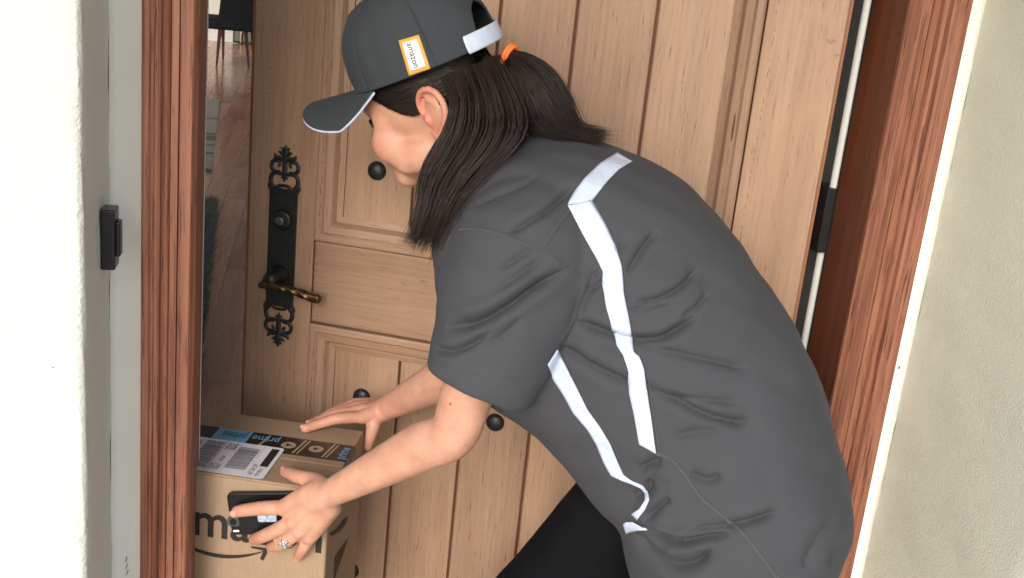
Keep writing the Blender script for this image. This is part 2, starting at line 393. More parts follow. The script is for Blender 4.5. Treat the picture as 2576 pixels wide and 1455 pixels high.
# smooth strips beside the casing, with a soft inner corner
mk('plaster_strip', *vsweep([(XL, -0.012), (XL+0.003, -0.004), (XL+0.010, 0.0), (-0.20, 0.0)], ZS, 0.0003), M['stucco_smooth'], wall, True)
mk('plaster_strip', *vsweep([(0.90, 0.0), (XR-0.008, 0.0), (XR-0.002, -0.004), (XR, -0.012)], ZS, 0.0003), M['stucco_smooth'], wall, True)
mk('lintel', *box(XL-0.02, XR+0.02, -0.17, 0.14, 2.30, 2.62), M['stucco_smooth'], wall)
mk('upper_wall', *box(-5, 5, -0.18, 0.14, 2.62, 3.2), M['stucco'], wall)
mk('wall_core', *box(-5, -0.215, 0.004, 0.14, 0, 2.62), M['plaster'], wall)
mk('wall_core', *box(0.92, 5, 0.004, 0.14, 0, 2.62), M['plaster'], wall)
# pits and chips in the plaster, scribble of dark crack low on the left strip
for (x, y, r) in ((318, 1408, 3.0), (319, 1425, 2.2), (321, 1440, 2.0)):
    p = hit(x, y, (0, 1, 0), (0, -0.0012, 0))
    mk('plaster_chip', *tube([p + [0.0008, 0, 0.004], p, p + [-0.0012, 0, -0.004]], 0.0006, 6, 2), M['grey_paint'], wall)
for (x, y) in ((2262, 925), (2290, 630), (2225, 1010)):
    p = hit(x, y, (0, 1, 0), (0, -0.001, 0)); mk('plaster_chip', *ellip(p, (0.002, 0.001, 0.003), None, 8, 6), M['grey_paint'], wall)
p = hit(133, 925, (0, 1, 0), (0, YF-0.001, 0)); mk('plaster_chip', *ellip(p, (0.0009, 0.0006, 0.0012), None, 8, 6), M['grey_paint'], wall)

# ------------------------------------------------------------------ door frame
frame = tag(emp('door_frame', (0.35, 0, 0)), 'weathered red oak door frame with grooved casing around the entry', 'door frame')
def prism(prof, z0, z1):
    n = len(prof); V = [(x, y, z0) for x, y in prof] + [(x, y, z1) for x, y in prof]
    F = [(i, (i+1) % n, n+(i+1) % n, n+i) for i in range(n)] + [tuple(range(n))[::-1], tuple(range(n, 2*n))]
    return V, F
def casing_profile(o, i, s):
    w = i - o          # signed width, outer -> inner
    g = [(0.0, -0.004), (0.0, -0.019), (0.04, -0.021), (0.13, -0.021), (0.17, -0.018), (0.22, -0.018), (0.25, -0.0235), (0.30, -0.025), (0.345, -0.022), (0.37, -0.014),
         (0.42, -0.011), (0.475, -0.013), (0.50, -0.0165), (0.515, -0.0135), (0.53, -0.0165), (0.66, -0.0175), (0.672, -0.0125), (0.684, -0.0175), (0.90, -0.0175), (0.93, -0.015), (0.96, -0.009), (1.0, -0.004)]
    return [(o + w*a, b) for a, b in g] + [(i, 0.003), (o, 0.003)]
mk('casing', *prism(casing_profile(-0.222, JL+0.001, 1), 0, 2.2), M['casing'], frame)
mk('casing', *prism(casing_profile(0.928, JR-0.001, 1), 0, 2.2), M['casing'], frame)
V, F = prism(casing_profile(0, 0.07, 1), -0.222, 0.928)
mk('casing', [(z, y, 2.27 - x) for x, y, z in V], F, M['casing'], frame)
mk('jamb', *box(JL-0.03, JL, 0.006, JD, 0, 2.2), M['casing'], frame)
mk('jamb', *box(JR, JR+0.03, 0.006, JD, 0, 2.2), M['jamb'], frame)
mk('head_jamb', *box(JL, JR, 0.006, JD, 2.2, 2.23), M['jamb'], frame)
mk('rebate', *box(JR+0.027, JR+0.05, JD+0.002, 0.34, 0, 2.2), M['grey_paint'], frame)
mk('rebate', *box(JL-0.06, JL-0.024, JD+0.002, 0.20, 0, 2.2), M['grey_paint'], frame)
mk('weatherstrip', *tube([(JR+0.003, JD+0.021, 0.01), (JR+0.003, JD+0.021, 1.0), (JR+0.003, JD+0.021, 2.2)], 0.0085, 10, 2), M['white_paint'], frame, True)
mk('weatherstrip', *box(JR-0.0005, JR+0.006, JD+0.001, JD+0.006, 0, 2.2), M['iron'], frame)
mk('weatherstrip', *box(JL-0.007, JL+0.0008, JD+0.001, JD+0.007, 0, 2.2), M['white_paint'], frame)
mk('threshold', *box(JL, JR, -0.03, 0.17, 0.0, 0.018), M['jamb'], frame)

# ------------------------------------------------------------------ door (local: x from hinge towards the latch, y towards the room outside, z up)
HINGE = np.array([0.814, 0.12, 0.0]); TH = math.radians(22.3)
DU = np.array([-math.cos(TH), math.sin(TH), 0]); DN = np.array([-math.sin(TH), -math.cos(TH), 0])
door = tag(emp('entry_door', tuple(HINGE), math.pi - TH), 'pale pine entry door ajar with vertical boards and black nail heads', 'door')
def D(x, y, off=0.0):
    p = hit(x, y, DN, HINGE + DN*off); return -(-(p-HINGE).dot(DU)), p[2]
def dpart(name, V, F, mat, parent=None, smooth=False):
    return mk(name, V, F, mat, parent or door, smooth, local=True)
# hinge-side origin rotation: empties' +x = DU, +y = DN
DW, DT, DH = 1.0, 0.045, 2.17
dpart('core', *box(0.004, DW-0.004, -DT, -0.016, 0.01, DH), M['door_dark'])
dpart('latch_edge', *box(DW-0.0045, DW, -DT-0.001, -0.002, 0.01, DH), M['door_edge'])
dpart('hinge_edge', *box(0.0, 0.0045, -DT-0.001, -0.002, 0.01, DH), M['door_edge'])
def board(name, x0, x1, z0, z1, y=0.0, mat='door', w=0.0022, depth=0.016):
    return bev(dpart(name, *box(x0, x1, y-depth, y, z0, z1), M[mat]), w, 2)
board('stile', 0.8662, DW-0.0048, 0.01, DH); board('stile', 0.0048, 0.1282, 0.01, DH)
board('rail', 0.1312, 0.8638, 0.9062, 1.0612, 0, 'door_x')
board('rail', 0.1312, 0.8638, 2.0, DH, 0, 'door_x'); board('rail', 0.1312, 0.8638, 0.01, 0.24, 0, 'door_x')
def moulding(x0, x1, z0, z1):
    prof = [(0.000, -0.010), (0.000, 0.0055), (0.003, 0.0072), (0.0125, 0.0072), (0.0150, 0.0050), (0.0163, 0.0036), (0.0176, 0.0050), (0.030, 0.0020), (0.0338, -0.0045), (0.0352, -0.0075), (0.0375, -0.0055), (0.0480, -0.0085), (0.0480, -0.0155)]
    cx = [(x0, z0, 1, 1), (x1, z0, -1, 1), (x1, z1, -1, -1), (x0, z1, 1, -1)]
    for k in range(4):
        a, b = cx[k], cx[(k+1) % 4]; V = []; n = len(prof)
        for c in (a, b):
            for d, h in prof: V.append((c[0]+c[2]*d, h, c[1]+c[3]*d))
        F = [(i, i+1, n+i+1, n+i) for i in range(n-1)]
        dpart('moulding', V, F, M['door' if k % 2 else 'door_x'])
UP = (0.1308, 0.8642, 1.0640, 1.997); LO = (0.1308, 0.8642, 0.243, 0.9034)
moulding(*UP); moulding(*LO)
GR = [0.176, 0.3005, 0.4315, 0.5605, 0.6885, 0.8185]
for (z0, z1) in ((UP[2]+0.040, UP[3]-0.040), (LO[2]+0.040, LO[3]-0.040)):
    for k in range(5):
        x0, x1 = GR[k]+0.0022, GR[k+1]-0.0022
        board('board', x0, x1, z0, z1, -0.0088, 'door', 0.0032, 0.007)
# nail heads
cl = disc_lathe([(0.0172, 0.0), (0.0172, 0.002), (0.0160, 0.0052), (0.0125, 0.0082), (0.0070, 0.0098), (0.0040, 0.0104), (0.0001, 0.0108)], 28)
CLV = np.array(cl[0]); CLV = np.stack([CLV[:, 0], CLV[:, 2]-0.0088, CLV[:, 1]], 1)
clme = None
for (x, z) in [(0.757, 1.2051), (0.758, 0.7700), (0.497, 0.7692), (0.3785, 0.7640), (0.7575, 0.3982), (0.497, 0.3982), (0.2385, 0.767), (0.2385, 0.398), (0.2385, 1.205), (0.497, 1.205), (0.757, 1.85), (0.497, 1.85), (0.2385, 1.85)]:
    if clme is None:
        o = dpart('nail_head', CLV, [f[::-1] for f in cl[1]], M['iron'], None, True); clme = o.data
    else:
        o = bpy.data.objects.new('nail_head', clme); COL.objects.link(o); o.parent = door
    o.location = (x, 0, z); o.rotation_euler = (0, x*9, 0)
# stains and pinholes printed in the timber
for (x, y, rx, rz) in ((2090, 105, .007, .005), (2105, 140, .004, .003), (672, 236, .004, .003), (680, 170, .003, .003), (706, 133, .0018, .004), (1430, 1165, .003, .012)):
    u, z = D(x, y); 
    dpart('knot', np.array([(u+rx*math.cos(a)*(1+.25*math.sin(3*a)), 0.0006 if y < 1000 else -0.0083, z+rz*math.sin(a)*(1+.2*math.cos(2*a))) for a in np.linspace(0, 2*math.pi, 20, endpoint=False)]), [tuple(range(20))], M['stain'])
# broken splits along the mouldings
def splits(u0, z0, z1, n, y, wd=.0007):
    V = []; F = []
    for k in range(n):
        z = z0 + (z1-z0)*(k+random.random()*.7)/n; ln = (z1-z0)/n*random.uniform(.2, .75); uu = u0 + random.gauss(0, .0007); b = len(V)
        V += [(uu-wd, y, z), (uu+wd*.6, y, z+.001), (uu+wd+random.gauss(0, .0003), y, z+ln), (uu-wd*.4, y, z+ln*.96)]; F.append((b, b+1, b+2, b+3))
    tag(dpart('split', V, F, M['door_dark']), kind='stuff')
splits(.8540, 1.085, 1.40, 16, .0075); splits(.1120, 1.05, 1.60, 34, .0004, .0005); splits(.8535, .52, .885, 14, .0075); splits(.8600, .93, 1.05, 9, .0004, .0006)
# bark chip on the right moulding
u, z = D(1842, 320); dpart('chip', *ellip((u-0.002, 0.004, z), (0.0016, 0.0035, 0.024), None, 10, 10), M['door_dark'])
# hinge leaf
zt, zb = hit(2085, 465, (0, 1, 0), (0, .15, 0))[2], hit(2060, 622, (0, 1, 0), (0, .15, 0))[2]
hg = tag(mk('hinge_leaf', *box(JR-0.016, JR+0.0262, JD+0.004, 0.17, zb, zt), M['iron'], frame))

# ---- lock plate and lever (door local coordinates)
PX, PT, PB = 0.9275, 1.2314, 0.8422
lock = dpart('lock_plate', *box(PX-0.0275, PX+0.0275, 0.0003, 0.0034, 0.925, 1.150), M['iron']); bev(lock, 0.001)
def flat(pts, r, t=0.0018, seg=8):
    P = [(PX+x, 0.0022, z) for x, z in pts]
    V, F = tube(P, [(t, q) for q in (r if hasattr(r, '__len__') else [r]*len(pts))], seg, 5, ref=(0, 1, 0)); return V, F
for sgn, zb_ in ((1, 1.150), (-1, 0.925)):
    g = Geo()
    def A(pts, r, mirror=True):
        for m in ((1, -1) if mirror else (1,)):
            g.add(*flat([(x*m, zb_ + sgn*z) for x, z in pts], r))
    A([(0.0275, -0.004), (0.0290, 0.004), (0.0255, 0.008)], [.002, .0034, .002])
    A([(0.021, 0.0), (0.0262, 0.010), (0.0252, 0.021), (0.019, 0.027), (0.008, 0.0268), (0.0, 0.026)], [.005, .0042, .0042, .0036, .0034, .0034])
    A([(0.015, -0.002), (0.010, 0.004), (0.0, 0.0055)], [.004, .003, .003])
    A([(0.0, 0.0255), (0.0, 0.014)], [.0045, .0018], False); A([(-0.0055, 0.0195), (0.0055, 0.0195)], [.0018, .0018], False)
    A([(0.010, 0.030), (0.0205, 0.030), (0.0258, 0.038), (0.0225, 0.048), (0.013, 0.0495), (0.009, 0.044), (0.0125, 0.040)], [.003, .0040, .0040, .0036, .0032, .0026, .0026])
    A([(0.0, 0.026), (0.0, 0.050), (0.0, 0.066), (0.0, 0.079)], [.0052, .0050, .0072, .0014], False)
    A([(0.0, 0.050), (0.008, 0.054), (0.017, 0.0555), (0.0205, 0.0615)], [.004, .0042, .0042, .0016])
    A([(0.0, 0.058), (0.007, 0.064), (0.0125, 0.066)], [.003, .0034, .0014]); A([(0.0, 0.070), (0.0078, 0.0735)], [.003, .0016])
    dpart('scrollwork', g.V, g.F, M['iron'], lock, True)
def turned(name, prof, x, z, mat, y0=0.0034, seg=28, parent=None):
    V, F = disc_lathe(prof, seg); V = np.stack([V[:, 0]+x, V[:, 2]+y0, V[:, 1]+z], 1)
    return dpart(name, V, [f[::-1] for f in F], mat, parent, True)
cyl = turned('lock_cylinder', [(0.0190, 0), (0.0190, 0.003), (0.0170, 0.0065), (0.0140, 0.0075), (0.0001, 0.0075)], PX-0.001, 1.0924, M['iron'], parent=lock)
turned('key_core', [(0.0082, 0), (0.0080, 0.004), (0.0068, 0.0045), (0.0001, 0.0045)], PX+0.001, 1.0915, M['keycore'], 0.0110, parent=cyl)
dpart('keyhole', *box(PX+0.0004, PX+0.0016, 0.0150, 0.0158, 1.0875, 1.0955), M['iron'], cyl)
ros = turned('lever_rose', [(0.0185, 0), (0.0185, 0.004), (0.0150, 0.010), (0.0120, 0.016), (0.0115, 0.034), (0.0140, 0.040), (0.012, 0.046), (0.0001, 0.048)], PX+0.002, 0.988, M['iron'], parent=lock)
lz = 0.9785
V, F = tube([(PX+0.018, 0.046, lz-0.002), (PX+0.008, 0.046, lz), (PX-0.018, 0.046, lz-0.001), (PX-0.045, 0.044, lz-0.004), (PX-0.075, 0.041, lz-0.011), (PX-0.090, 0.040, lz-0.013)], [.0060, .0072, .0068, .0068, .0074, .0078], 16, 10, ref=(0, 1, 0.0), sup=5.0, twist=([0, .38, .80, 1], [0.0, 0.0, 1.5*math.pi, 1.5*math.pi]))
dpart('lever', V, F, M['brass'], lock, True)

# ------------------------------------------------------------------ door bell
bell = tag(mk('door_bell', *box(XL+0.0005, XL+0.0190, -0.086, -0.052, 1.150, 1.231), M['bell']), 'small black doorbell on the plaster left of the frame', 'doorbell'); bev(bell, 0.0025, 3)
bev(mk('push_button', *box(XL+0.0185, XL+0.0245, -0.079, -0.059, 1.167, 1.214), M['bell'], bell), 0.002, 3)

# ================================================================== ROOM BEHIND
RY0, RY1, RX0, RX1, RH = 0.20, 14.85, -2.6, 3.4, 2.75
hf = tag(mk('hall_floor', *box(RX0, RX1, 0.14, RY1, -0.15, -0.006), M['door_dark']), kind='structure')
pm = {}
for i in range(16):
    x0 = -1.75 + i*0.125; y = 0.21 + (i*0.77 % 1.3) - 1.0; k = 0
    while y < RY1:
        L = [1.15, 1.45, 0.95, 1.3][(i+k) % 4]
        a, b_ = max(y, 0.205), min(y+L-0.002, RY1-0.002)
        if b_ > a + 0.05 and len(pm) < 300:
            o = mk('plank', *box(0.0008, 0.1242, 0, b_-a, -0.006, 0.0), M['floor'], hf, local=True); o.location = (x0, a, 0); bev(o, 0.0008, 1); pm[(i, k)] = o
        y += L; k += 1
mk('plank', *box(RX0, -1.7505, 0.205, RY1, -0.006, -0.0005), M['floor'], hf); mk('plank', *box(0.2505, RX1, 0.205, RY1, -0.006, -0.0005), M['floor'], hf)
M['ring'] = plain('pale_figure', (0.50, 0.235, 0.135), 0.3, var=0.1)
for k, (rx, ry) in enumerate(((.010, .09), (.020, .17), (.029, .25))):
    an = np.linspace(0, 2*math.pi, 40, endpoint=False); V = []
    for a in an:
        for q in (1.0, 1.0 + .0045/rx): V.append((-.318 + .010*math.sin(a*2)*.3 + rx*q*math.cos(a), 2.62 + ry*(q*.5+.5)*math.sin(a), .0005))
    mk('wood_figure', V, [(2*i, 2*i+1, (2*i+3) % 80, (2*i+2) % 80) for i in range(40)], M['ring'], hf)
bw = tag(emp('back_wall', (0, RY1, 0)), 'cream wall with white baseboard at the far end of the hall', 'wall')
mk('wall_face', *box(RX0, RX1, RY1, RY1+0.1, 0, RH), M['plaster'], bw)
mk('baseboard', *box(RX0+.11, RX1-.11, RY1-0.022, RY1-0.001, 0.0, 0.145), M['white_paint'], bw); mk('baseboard_cap', *box(RX0+.11, RX1-.11, RY1-0.03, RY1-0.0015, 0.146, 0.162), M['white_paint'], bw)
# dark framed low screen standing at the far wall
scn = tag(emp('hearth_screen', (-0.9, 14.72, 0)), 'dark metal framed low screen standing against the far wall', 'screen')
mk('rail', *box(-1.14, -0.5, 14.70, 14.73, 0.010, 0.035), M['iron'], scn); mk('post', *box(-1.14, -1.122, 14.70, 14.73, 0.035, 0.60), M['iron'], scn); mk('panel', *box(-1.12, -0.5, 14.712, 14.718, 0.036, 0.6), M['grey_paint'], scn)
mk('latch', *tube([(-1.03, 14.69, 0.02), (-1.03, 14.69, 0.14), (-1.02, 14.69, 0.17)], [0.012, 0.016, 0.012], 8, 3), M['keycore'], scn)
# unseen side walls, tall window openings added for sky light, and a ceiling
def side(name, x, openings, label):
    w = tag(emp(name, (x, 7, 0)), label, 'wall'); y = RY0 - 0.06
    for a, b_ in openings:
        mk('wall_pier', *box(x-.05, x+.05, y, a, 0, RH), M['plaster'], w); mk('sill_wall', *box(x-.05, x+.05, a, b_, 0, 0.12), M['plaster'], w); mk('head_wall', *box(x-.05, x+.05, a, b_, 2.62, RH), M['plaster'], w); y = b_
        for yy in np.linspace(a, b_, 4): mk('window_bar', *box(x-.02, x+.02, yy-.02, yy+.02, 0.125, 2.615), M['white_paint'], w)
    mk('wall_pier', *box(x-.05, x+.05, y, RY1, 0, RH), M['plaster'], w)
side('side_wall', RX0, [(1.2, 6.6), (7.2, 13.6)], 'cream side wall with tall windows added for light, left of the hall')
side('side_wall', RX1, [(1.6, 6.6), (7.2, 13.6)], 'cream side wall with tall windows added for light, right of the hall')
tag(mk('hall_ceiling', *box(RX0-.05, RX1+.05, 0.14, RY1+.1, RH, RH+0.1), M['white_paint']), kind='structure')
# dining chair, seen from behind through the gap
ch = tag(emp('dining_chair', (-0.95, 12.2, 0)), 'black upholstered dining chair with dark tapered legs in the far room', 'chair')
bev(mk('seat', *box(-1.32, -0.70, 11.88, 12.62, 0.415, 0.53), M['chair_cloth'], ch), 0.03, 4)
V, F = box(-0.76, -0.70, 11.9, 12.6, 0.50, 1.08); V = np.array(V); V[:, 0] += np.where(V[:, 2] > 0.8, 0.10, 0)
V2, F2 = box(-1.12, -0.71, 11.885, 11.965, 0.46, 1.08)
V2 = np.array(V2); V2[:, 0] += np.where(V2[:, 2] > 0.8, 0.06, 0) * np.where(V2[:, 0] < -1, 1, 0.6); bev(mk('backrest', V2, F2, M['chair_cloth'], ch), 0.02, 3)
for (x, y, dx) in ((-1.12, 11.93, .03), (-1.10, 12.58, -.01), (-0.765, 12.02, -.045), (-0.74, 12.58, -.03)):
    mk('leg', *tube([(x, y, 0.017), (x+dx, y, 0.43)], [0.017, 0.031], 4, 2, ref=(1, 1, 0), sup=2), M['chair_leg'], ch)
# flat woven rug and shaggy rug
rg = tag(mk('woven_rug', *box(-2.0, -0.86, 5.92, 9.19, 0.0006, 0.010), M['rug']), 'grey woven runner with dark and red stripes on the hall floor', 'rug')
V = rg.data.vertices
for v in V:
    if v.co.x > -1.5: v.co.x += (9.19 - v.co.y)*0.068
for k, (a, b_, m_) in enumerate(((7.10, 7.28, 'rug_red'), (7.36, 7.40, 'rug_line'), (6.90, 6.93, 'rug_line'), (6.58, 6.62, 'rug_line'), (5.93, 6.05, 'rug_line'), (8.1, 8.13, 'rug_line'))):
    x1 = -0.86 + (9.19-(a+b_)/2)*0.068 - 0.003; mk('stripe', *box(-1.95, x1, a, b_, 0.0105, 0.0125), M[m_], rg)
sg = tag(emp('shag_rug', (-0.8, 3.7, 0)), 'shaggy grey green rug just inside the door', 'rug')
V, F = box(-1.6, -0.42, 2.2, 5.1, 0.001, 0.014); V = [(x - (.135 if (x > -1 and y > 3) else 0), y, z) for x, y, z in V]; mk('backing', V, F, M['shag'], sg)
n = 15000; A0 = RNG.random((n, 2)); xs = -0.92 + 0.55*A0[:, 0]**0.7 + 0.0; ys = 2.15 + 2.95*A0[:, 1]
xs = xs - (ys-2.15)*0.062 + 0.02
tip = np.stack([RNG.normal(0, .016, n)+0.006, RNG.normal(0, .018, n), 0.035+0.02*RNG.random(n)], 1); bs = np.stack([xs, ys, np.full(n, 0.012)], 1)
sd = np.stack([RNG.normal(0, 1, n), RNG.normal(0, 1, n), np.zeros(n)], 1); sd /= np.linalg.norm(sd, axis=1)[:, None]; sd *= 0.0042
V = np.concatenate([bs-sd, bs+sd, bs+tip]); tag(mk('pile', V, np.stack([np.arange(n), np.arange(n)+n, np.arange(n)+2*n], 1), M['shag'], sg), kind='stuff')

# ================================================================== PARCEL
BZ = 0.78
def T(x, y, h=0.0): return hit(x, y, (0, 0, 1), (0, 0, BZ+h))
b_br = T(917, 1085); b_bl = T(513, 1029); b_fr = T(830, 1235)
BX = unit(np.array([*(b_br-b_bl)[:2], 0])); BY = np.array([-BX[1], BX[0], 0])      # BX to the right, BY to the back
BWD = np.linalg.norm(b_br-b_bl); BDP = abs((b_br-b_fr).dot(BY)); BHT = 0.31
b_fl = b_br - BX*BWD - BY*BDP
def Bp(u, v, w): return b_fl + BX*u + BY*v + Z3*w                                   # u right, v back, w up from the top front left corner
def Bf(x, y, off=0.0): return hit(x, y, -BY, b_fl - BY*off)                         # on the front face
def Br(x, y, off=0.0): return hit(x, y, BX, b_br + BX*off)                          # on the right face
parcel = tag(emp('parcel', tuple(b_fl + BX*BWD/2 + BY*BDP/2 - Z3*BHT)), 'brown cardboard parcel with black tape and white label held in both hands', 'parcel')
def obox(u0, u1, v0, v1, w0, w1):
    V, F = box(u0, u1, v0, v1, w0, w1); return np.array([Bp(*v) for v in V]), F
bev(mk('carton', *obox(0, BWD, 0, BDP, -BHT, -0.0034), M['card'], parcel), 0.004, 3)
gap = BDP*0.37
bev(mk('flap', *obox(0.001, BWD-0.001, 0.001, gap-0.0006, -0.0034, 0), M['card'], parcel), 0.0013, 2)
bev(mk('flap', *obox(0.001, BWD-0.001, gap+0.0006, BDP-0.001, -0.0034, 0), M['card'], parcel), 0.0013, 2)
def uv_top(x, y):
    p = T(x, y) - b_fl; return p.dot(BX), p.dot(BY)
t0, t1 = 0.0, 0.0
(_, v0a), (_, v1a) = uv_top(858, 1162), uv_top(886, 1121)
tv0, tv1 = v0a, v0a + 0.062
tape = mk('tape', *obox(0, BWD+0.0004, tv0, tv1, 0.0001, 0.0006), M['tape'], parcel)
mk('tape_end', *obox(BWD+0.0001, BWD+0.0007, tv0, tv1, -0.058, 0.0005), M['tape'], tape)
def topquad(name, u0, u1, v0, v1, mat, par, h=0.0012, sk=0.0):
    V = [Bp(u0, v0, h), Bp(u1, v0, h), Bp(u1+sk, v1, h), Bp(u0+sk, v1, h)]
    return mk(name, V, [(0, 1, 2, 3)], mat, par)
ub0, ub1 = uv_top(538, 1095)[0], uv_top(630, 1100)[0]
topquad('blue_panel', ub0, ub1, tv0+.0005, tv1-.0005, M['tape_blue'], tape)
for px_, w in ((640, .004), (742, .0035), (754, .003), (822, .0035), (833, .003), (522, .004), (512, .003)):
    u = uv_top(px_, 1128)[0]; topquad('stripe', u, u+w, tv0+.004, tv1-.004, M['tape_tan'], tape, 0.0010, 0.008)
for px_ in (720, 796):
    u, v = uv_top(px_, 1130); an = np.linspace(0, 2*math.pi, 24, endpoint=False); vm = (tv0+tv1)/2
    mk('disc_mark', [Bp(u+0.0125*math.cos(a), vm+0.0125*math.sin(a), 0.0011) for a in an], [tuple(range(24))], M['tape_tan'], tape)
    mk('arrow_mark', [Bp(u-.004, vm-.005, .0016), Bp(u+.006, vm, .0016), Bp(u-.004, vm+.005, .0016)], [(0, 1, 2)], M['tape'], tape)
def textmesh(s, size, bold=0.0):
    c = bpy.data.curves.new('txt', 'FONT'); c.body = s; c.size = size; c.offset = bold; c.resolution_u = 3
    o = bpy.data.objects.new('txt', c); COL.objects.link(o)
    dg = bpy.context.evaluated_depsgraph_get(); em = o.evaluated_get(dg).to_mesh()
    V = np.array([v.co[:] for v in em.vertices]); F = [tuple(p.vertices) for p in em.polygons]
    o.evaluated_get(dg).to_mesh_clear(); bpy.data.objects.remove(o); return V, F
def lettering(name, s, size, org, ex, ey, mat, par, bold=0.0, width=None):
    V, F = textmesh(s, size, bold)
    if width: V[:, 0] *= width/V[:, 0].max()
    return mk(name, np.asarray(org) + V[:, :1]*ex + V[:, 1:2]*ey, F, mat, par)
# tape lettering reads from the other side of the parcel
u = uv_top(700, 1120)[0]; lettering('lettering', 'prime', 0.030, Bp(u-.002, tv1-.012, .0014), -BX, -BY, M['tape_blue'], tape, 0.0004, 0.047)
u = uv_top(640, 1100)[0]; lettering('lettering', 'prime', 0.034, Bp(ub1-.006, tv1-.012, .0016), -BX, -BY, plain('tape_dark_print', (.03, .07, .11), .3), tape, 0.0004, ub1-ub0-.018)
lettering('lettering', 'prime', 0.024, Bp(BWD-.005, tv0+.006, .0012), BY, -BX, M['tape_blue'], tape, 0.0003, 0.046)
lettering('lettering', 'prime', 0.024, Bp(BWD+.0012, tv1-.008, -.022), -BY, Z3, M['tape_blue'], tape, 0.0003, 0.042)
def smile(name, org, ex, ey, w, mat, par, n=28):
    V = []; F = []
    for i in range(n+1):
        t = i/n; a = -1+2*t; y = -0.115*w*(1-a*a) ; th = w*(0.012+0.035*math.sin(math.pi*min(1, t*1.02))**0.8)
        V += [org + ex*(w*t) + ey*y, org + ex*(w*t) + ey*(y-th)]
    F = [(2*i, 2*i+1, 2*i+3, 2*i+2) for i in range(n)]
    o = mk(name, V, F, mat, par)
    h = [(0.86, .035), (1.03, .04), (1.045, -.02), (1.0, -.12), (0.965, -.10), (1.0, -.0), (0.985, .005), (0.87, .012)]
    mk(name+'_head', [org + ex*(w*a) + ey*(w*b) for a, b in h], [(0, 1, 7), (1, 6, 7), (1, 2, 5), (1, 5, 6), (2, 3, 4), (2, 4, 5)], mat, par); return o
# front print
zb = Bf(520, 1352)
ub = (Bf(492, 1350) - b_fl).dot(BX); wl = (Bf(548, 1352)-b_fl)[2]
u_m0 = (Bf(490, 1340)-b_fl).dot(BX); u_z1 = (Bf(690, 1360)-b_fl).dot(BX)
V, F = textmesh('amazon', 0.0700, 0.0011)
full = V[:, 0].max(); mstart = textmesh('a', 0.07, 0.0011)[0][:, 0].max()
TW = 0.245; k = TW/full
tu0 = u_m0 - 0.21*TW + 0.012
V = V*np.array([k, k*1.05, 1]); 
mk('lettering', np.array([Bp(tu0+a, -0.0006, wl+b) for a, b, _ in V]), F, M['ink'], parcel)
smile('smile_arrow', Bp(tu0+0.004, -0.0006, wl-0.012), BX, Z3, 0.148, M['ink'], parcel)
# right face print: end of a smile and a diamond mark
g = [Br(875, 1297), Br(870, 1318), Br(852, 1340), Br(832, 1349), Br(827, 1343), Br(846, 1330), Br(862, 1308)]
mk('smile_tail', [p + BX*0.0007 for p in g], [(0, 1, 6), (1, 5, 6), (1, 2, 5), (2, 4, 5), (2, 3, 4)], M['ink'], parcel)
g = [Br(876, 1352), Br(866, 1385), Br(846, 1440), Br(838, 1470), Br(842, 1400)]
mk('diamond_mark', [p + BX*0.0007 for p in g], [(0, 1, 4), (1, 2, 4), (2, 3, 4)], M['ink'], parcel)
# shipping label
lr = uv_top(720, 1132); lb = uv_top(657, 1209); lu1 = (lr[0]+lb[0])/2; lv0, lv1 = lb[1], lr[1]; lu0 = max(0.004, lu1-0.160)
V = []; rr = 0.006
for cx, cy, a0 in ((lu1-rr, lv0+rr, -90), (lu1-rr, lv1-rr, 0), (lu0+rr, lv1-rr, 90), (lu0+rr, lv0+rr, 180)):
    for a in np.radians(np.linspace(a0, a0+90, 5)): V.append(Bp(cx+rr*math.cos(a), cy+rr*math.sin(a), 0.0018))
label = mk('shipping_label', V, [tuple(range(len(V)))], M['white_print'], parcel)
def lq(name, a0, a1, c0, c1, mat): topquad(name, lu1-a1, lu1-a0, lv0+c0*(lv1-lv0), lv0+c1*(lv1-lv0), mat, label, 0.0022)
M['bars'] = barcode('barcode_print', BY, 620)
lq('printed_block', .006, .019, .36, .93, M['ink']); lq('barcode', .036, .070, .18, .86, M['bars'])
lq('address_text', .021, .029, .08, .40, M['smallprint']); lq('small_text', .010, .016, .06, .30, M['smallprint'])
lq('barcode', .098, .128, .10, .93, M['bars']); lq('address_text', .076, .094, .10, .28, M['smallprint']); lq('address_text', .074, .092, .72, .94, M['smallprint'])
lq('ruling', .0955, .0965, .06, .96, M['ink']); lq('ruling', .0320, .0326, .30, .95, M['smallprint']); lq('address_text', .080, .086, .34, .52, M['smallprint']); lq('address_text', .133, .140, .55, .92, M['smallprint'])

# ================================================================== PHONE
pc = [Bf(571, 1238, .006), Bf(586, 1343, .006), Bf(740, 1235, .006)]
PYv = unit(pc[0]-pc[1]); PXv = unit(np.cross(PYv, -BY)); PXv = PXv if PXv.dot(BX) > 0 else -PXv
PYv = unit(np.cross(-BY, PXv)); PYv = PYv if PYv[2] > 0 else -PYv
ph_w = np.linalg.norm(pc[0]-pc[1]); ph_l = 0.138
phone = tag(emp('phone', tuple(pc[1] + PXv*ph_l/2)), 'black phone with camera bump pinned between her hand and the parcel', 'phone')
def rounded(w, h, r, n=6):
    P = []
    for cx, cy, a0 in ((w-r, r, -90), (w-r, h-r, 0), (r, h-r, 90), (r, r, 180)):
        for a in np.radians(np.linspace(a0, a0+90, n)): P.append((cx+r*math.cos(a), cy+r*math.sin(a)))
    return P
def slab(P, z0, z1, o):
    n = len(P); V = [o + PXv*x + PYv*y - BY*z for z in (z0, z1) for x, y in P]
    return V, [(i, (i+1) % n, n+(i+1) % n, n+i) for i in range(n)] + [tuple(range(n))[::-1], tuple(range(n, 2*n))]
po = pc[1] + BY*0.006
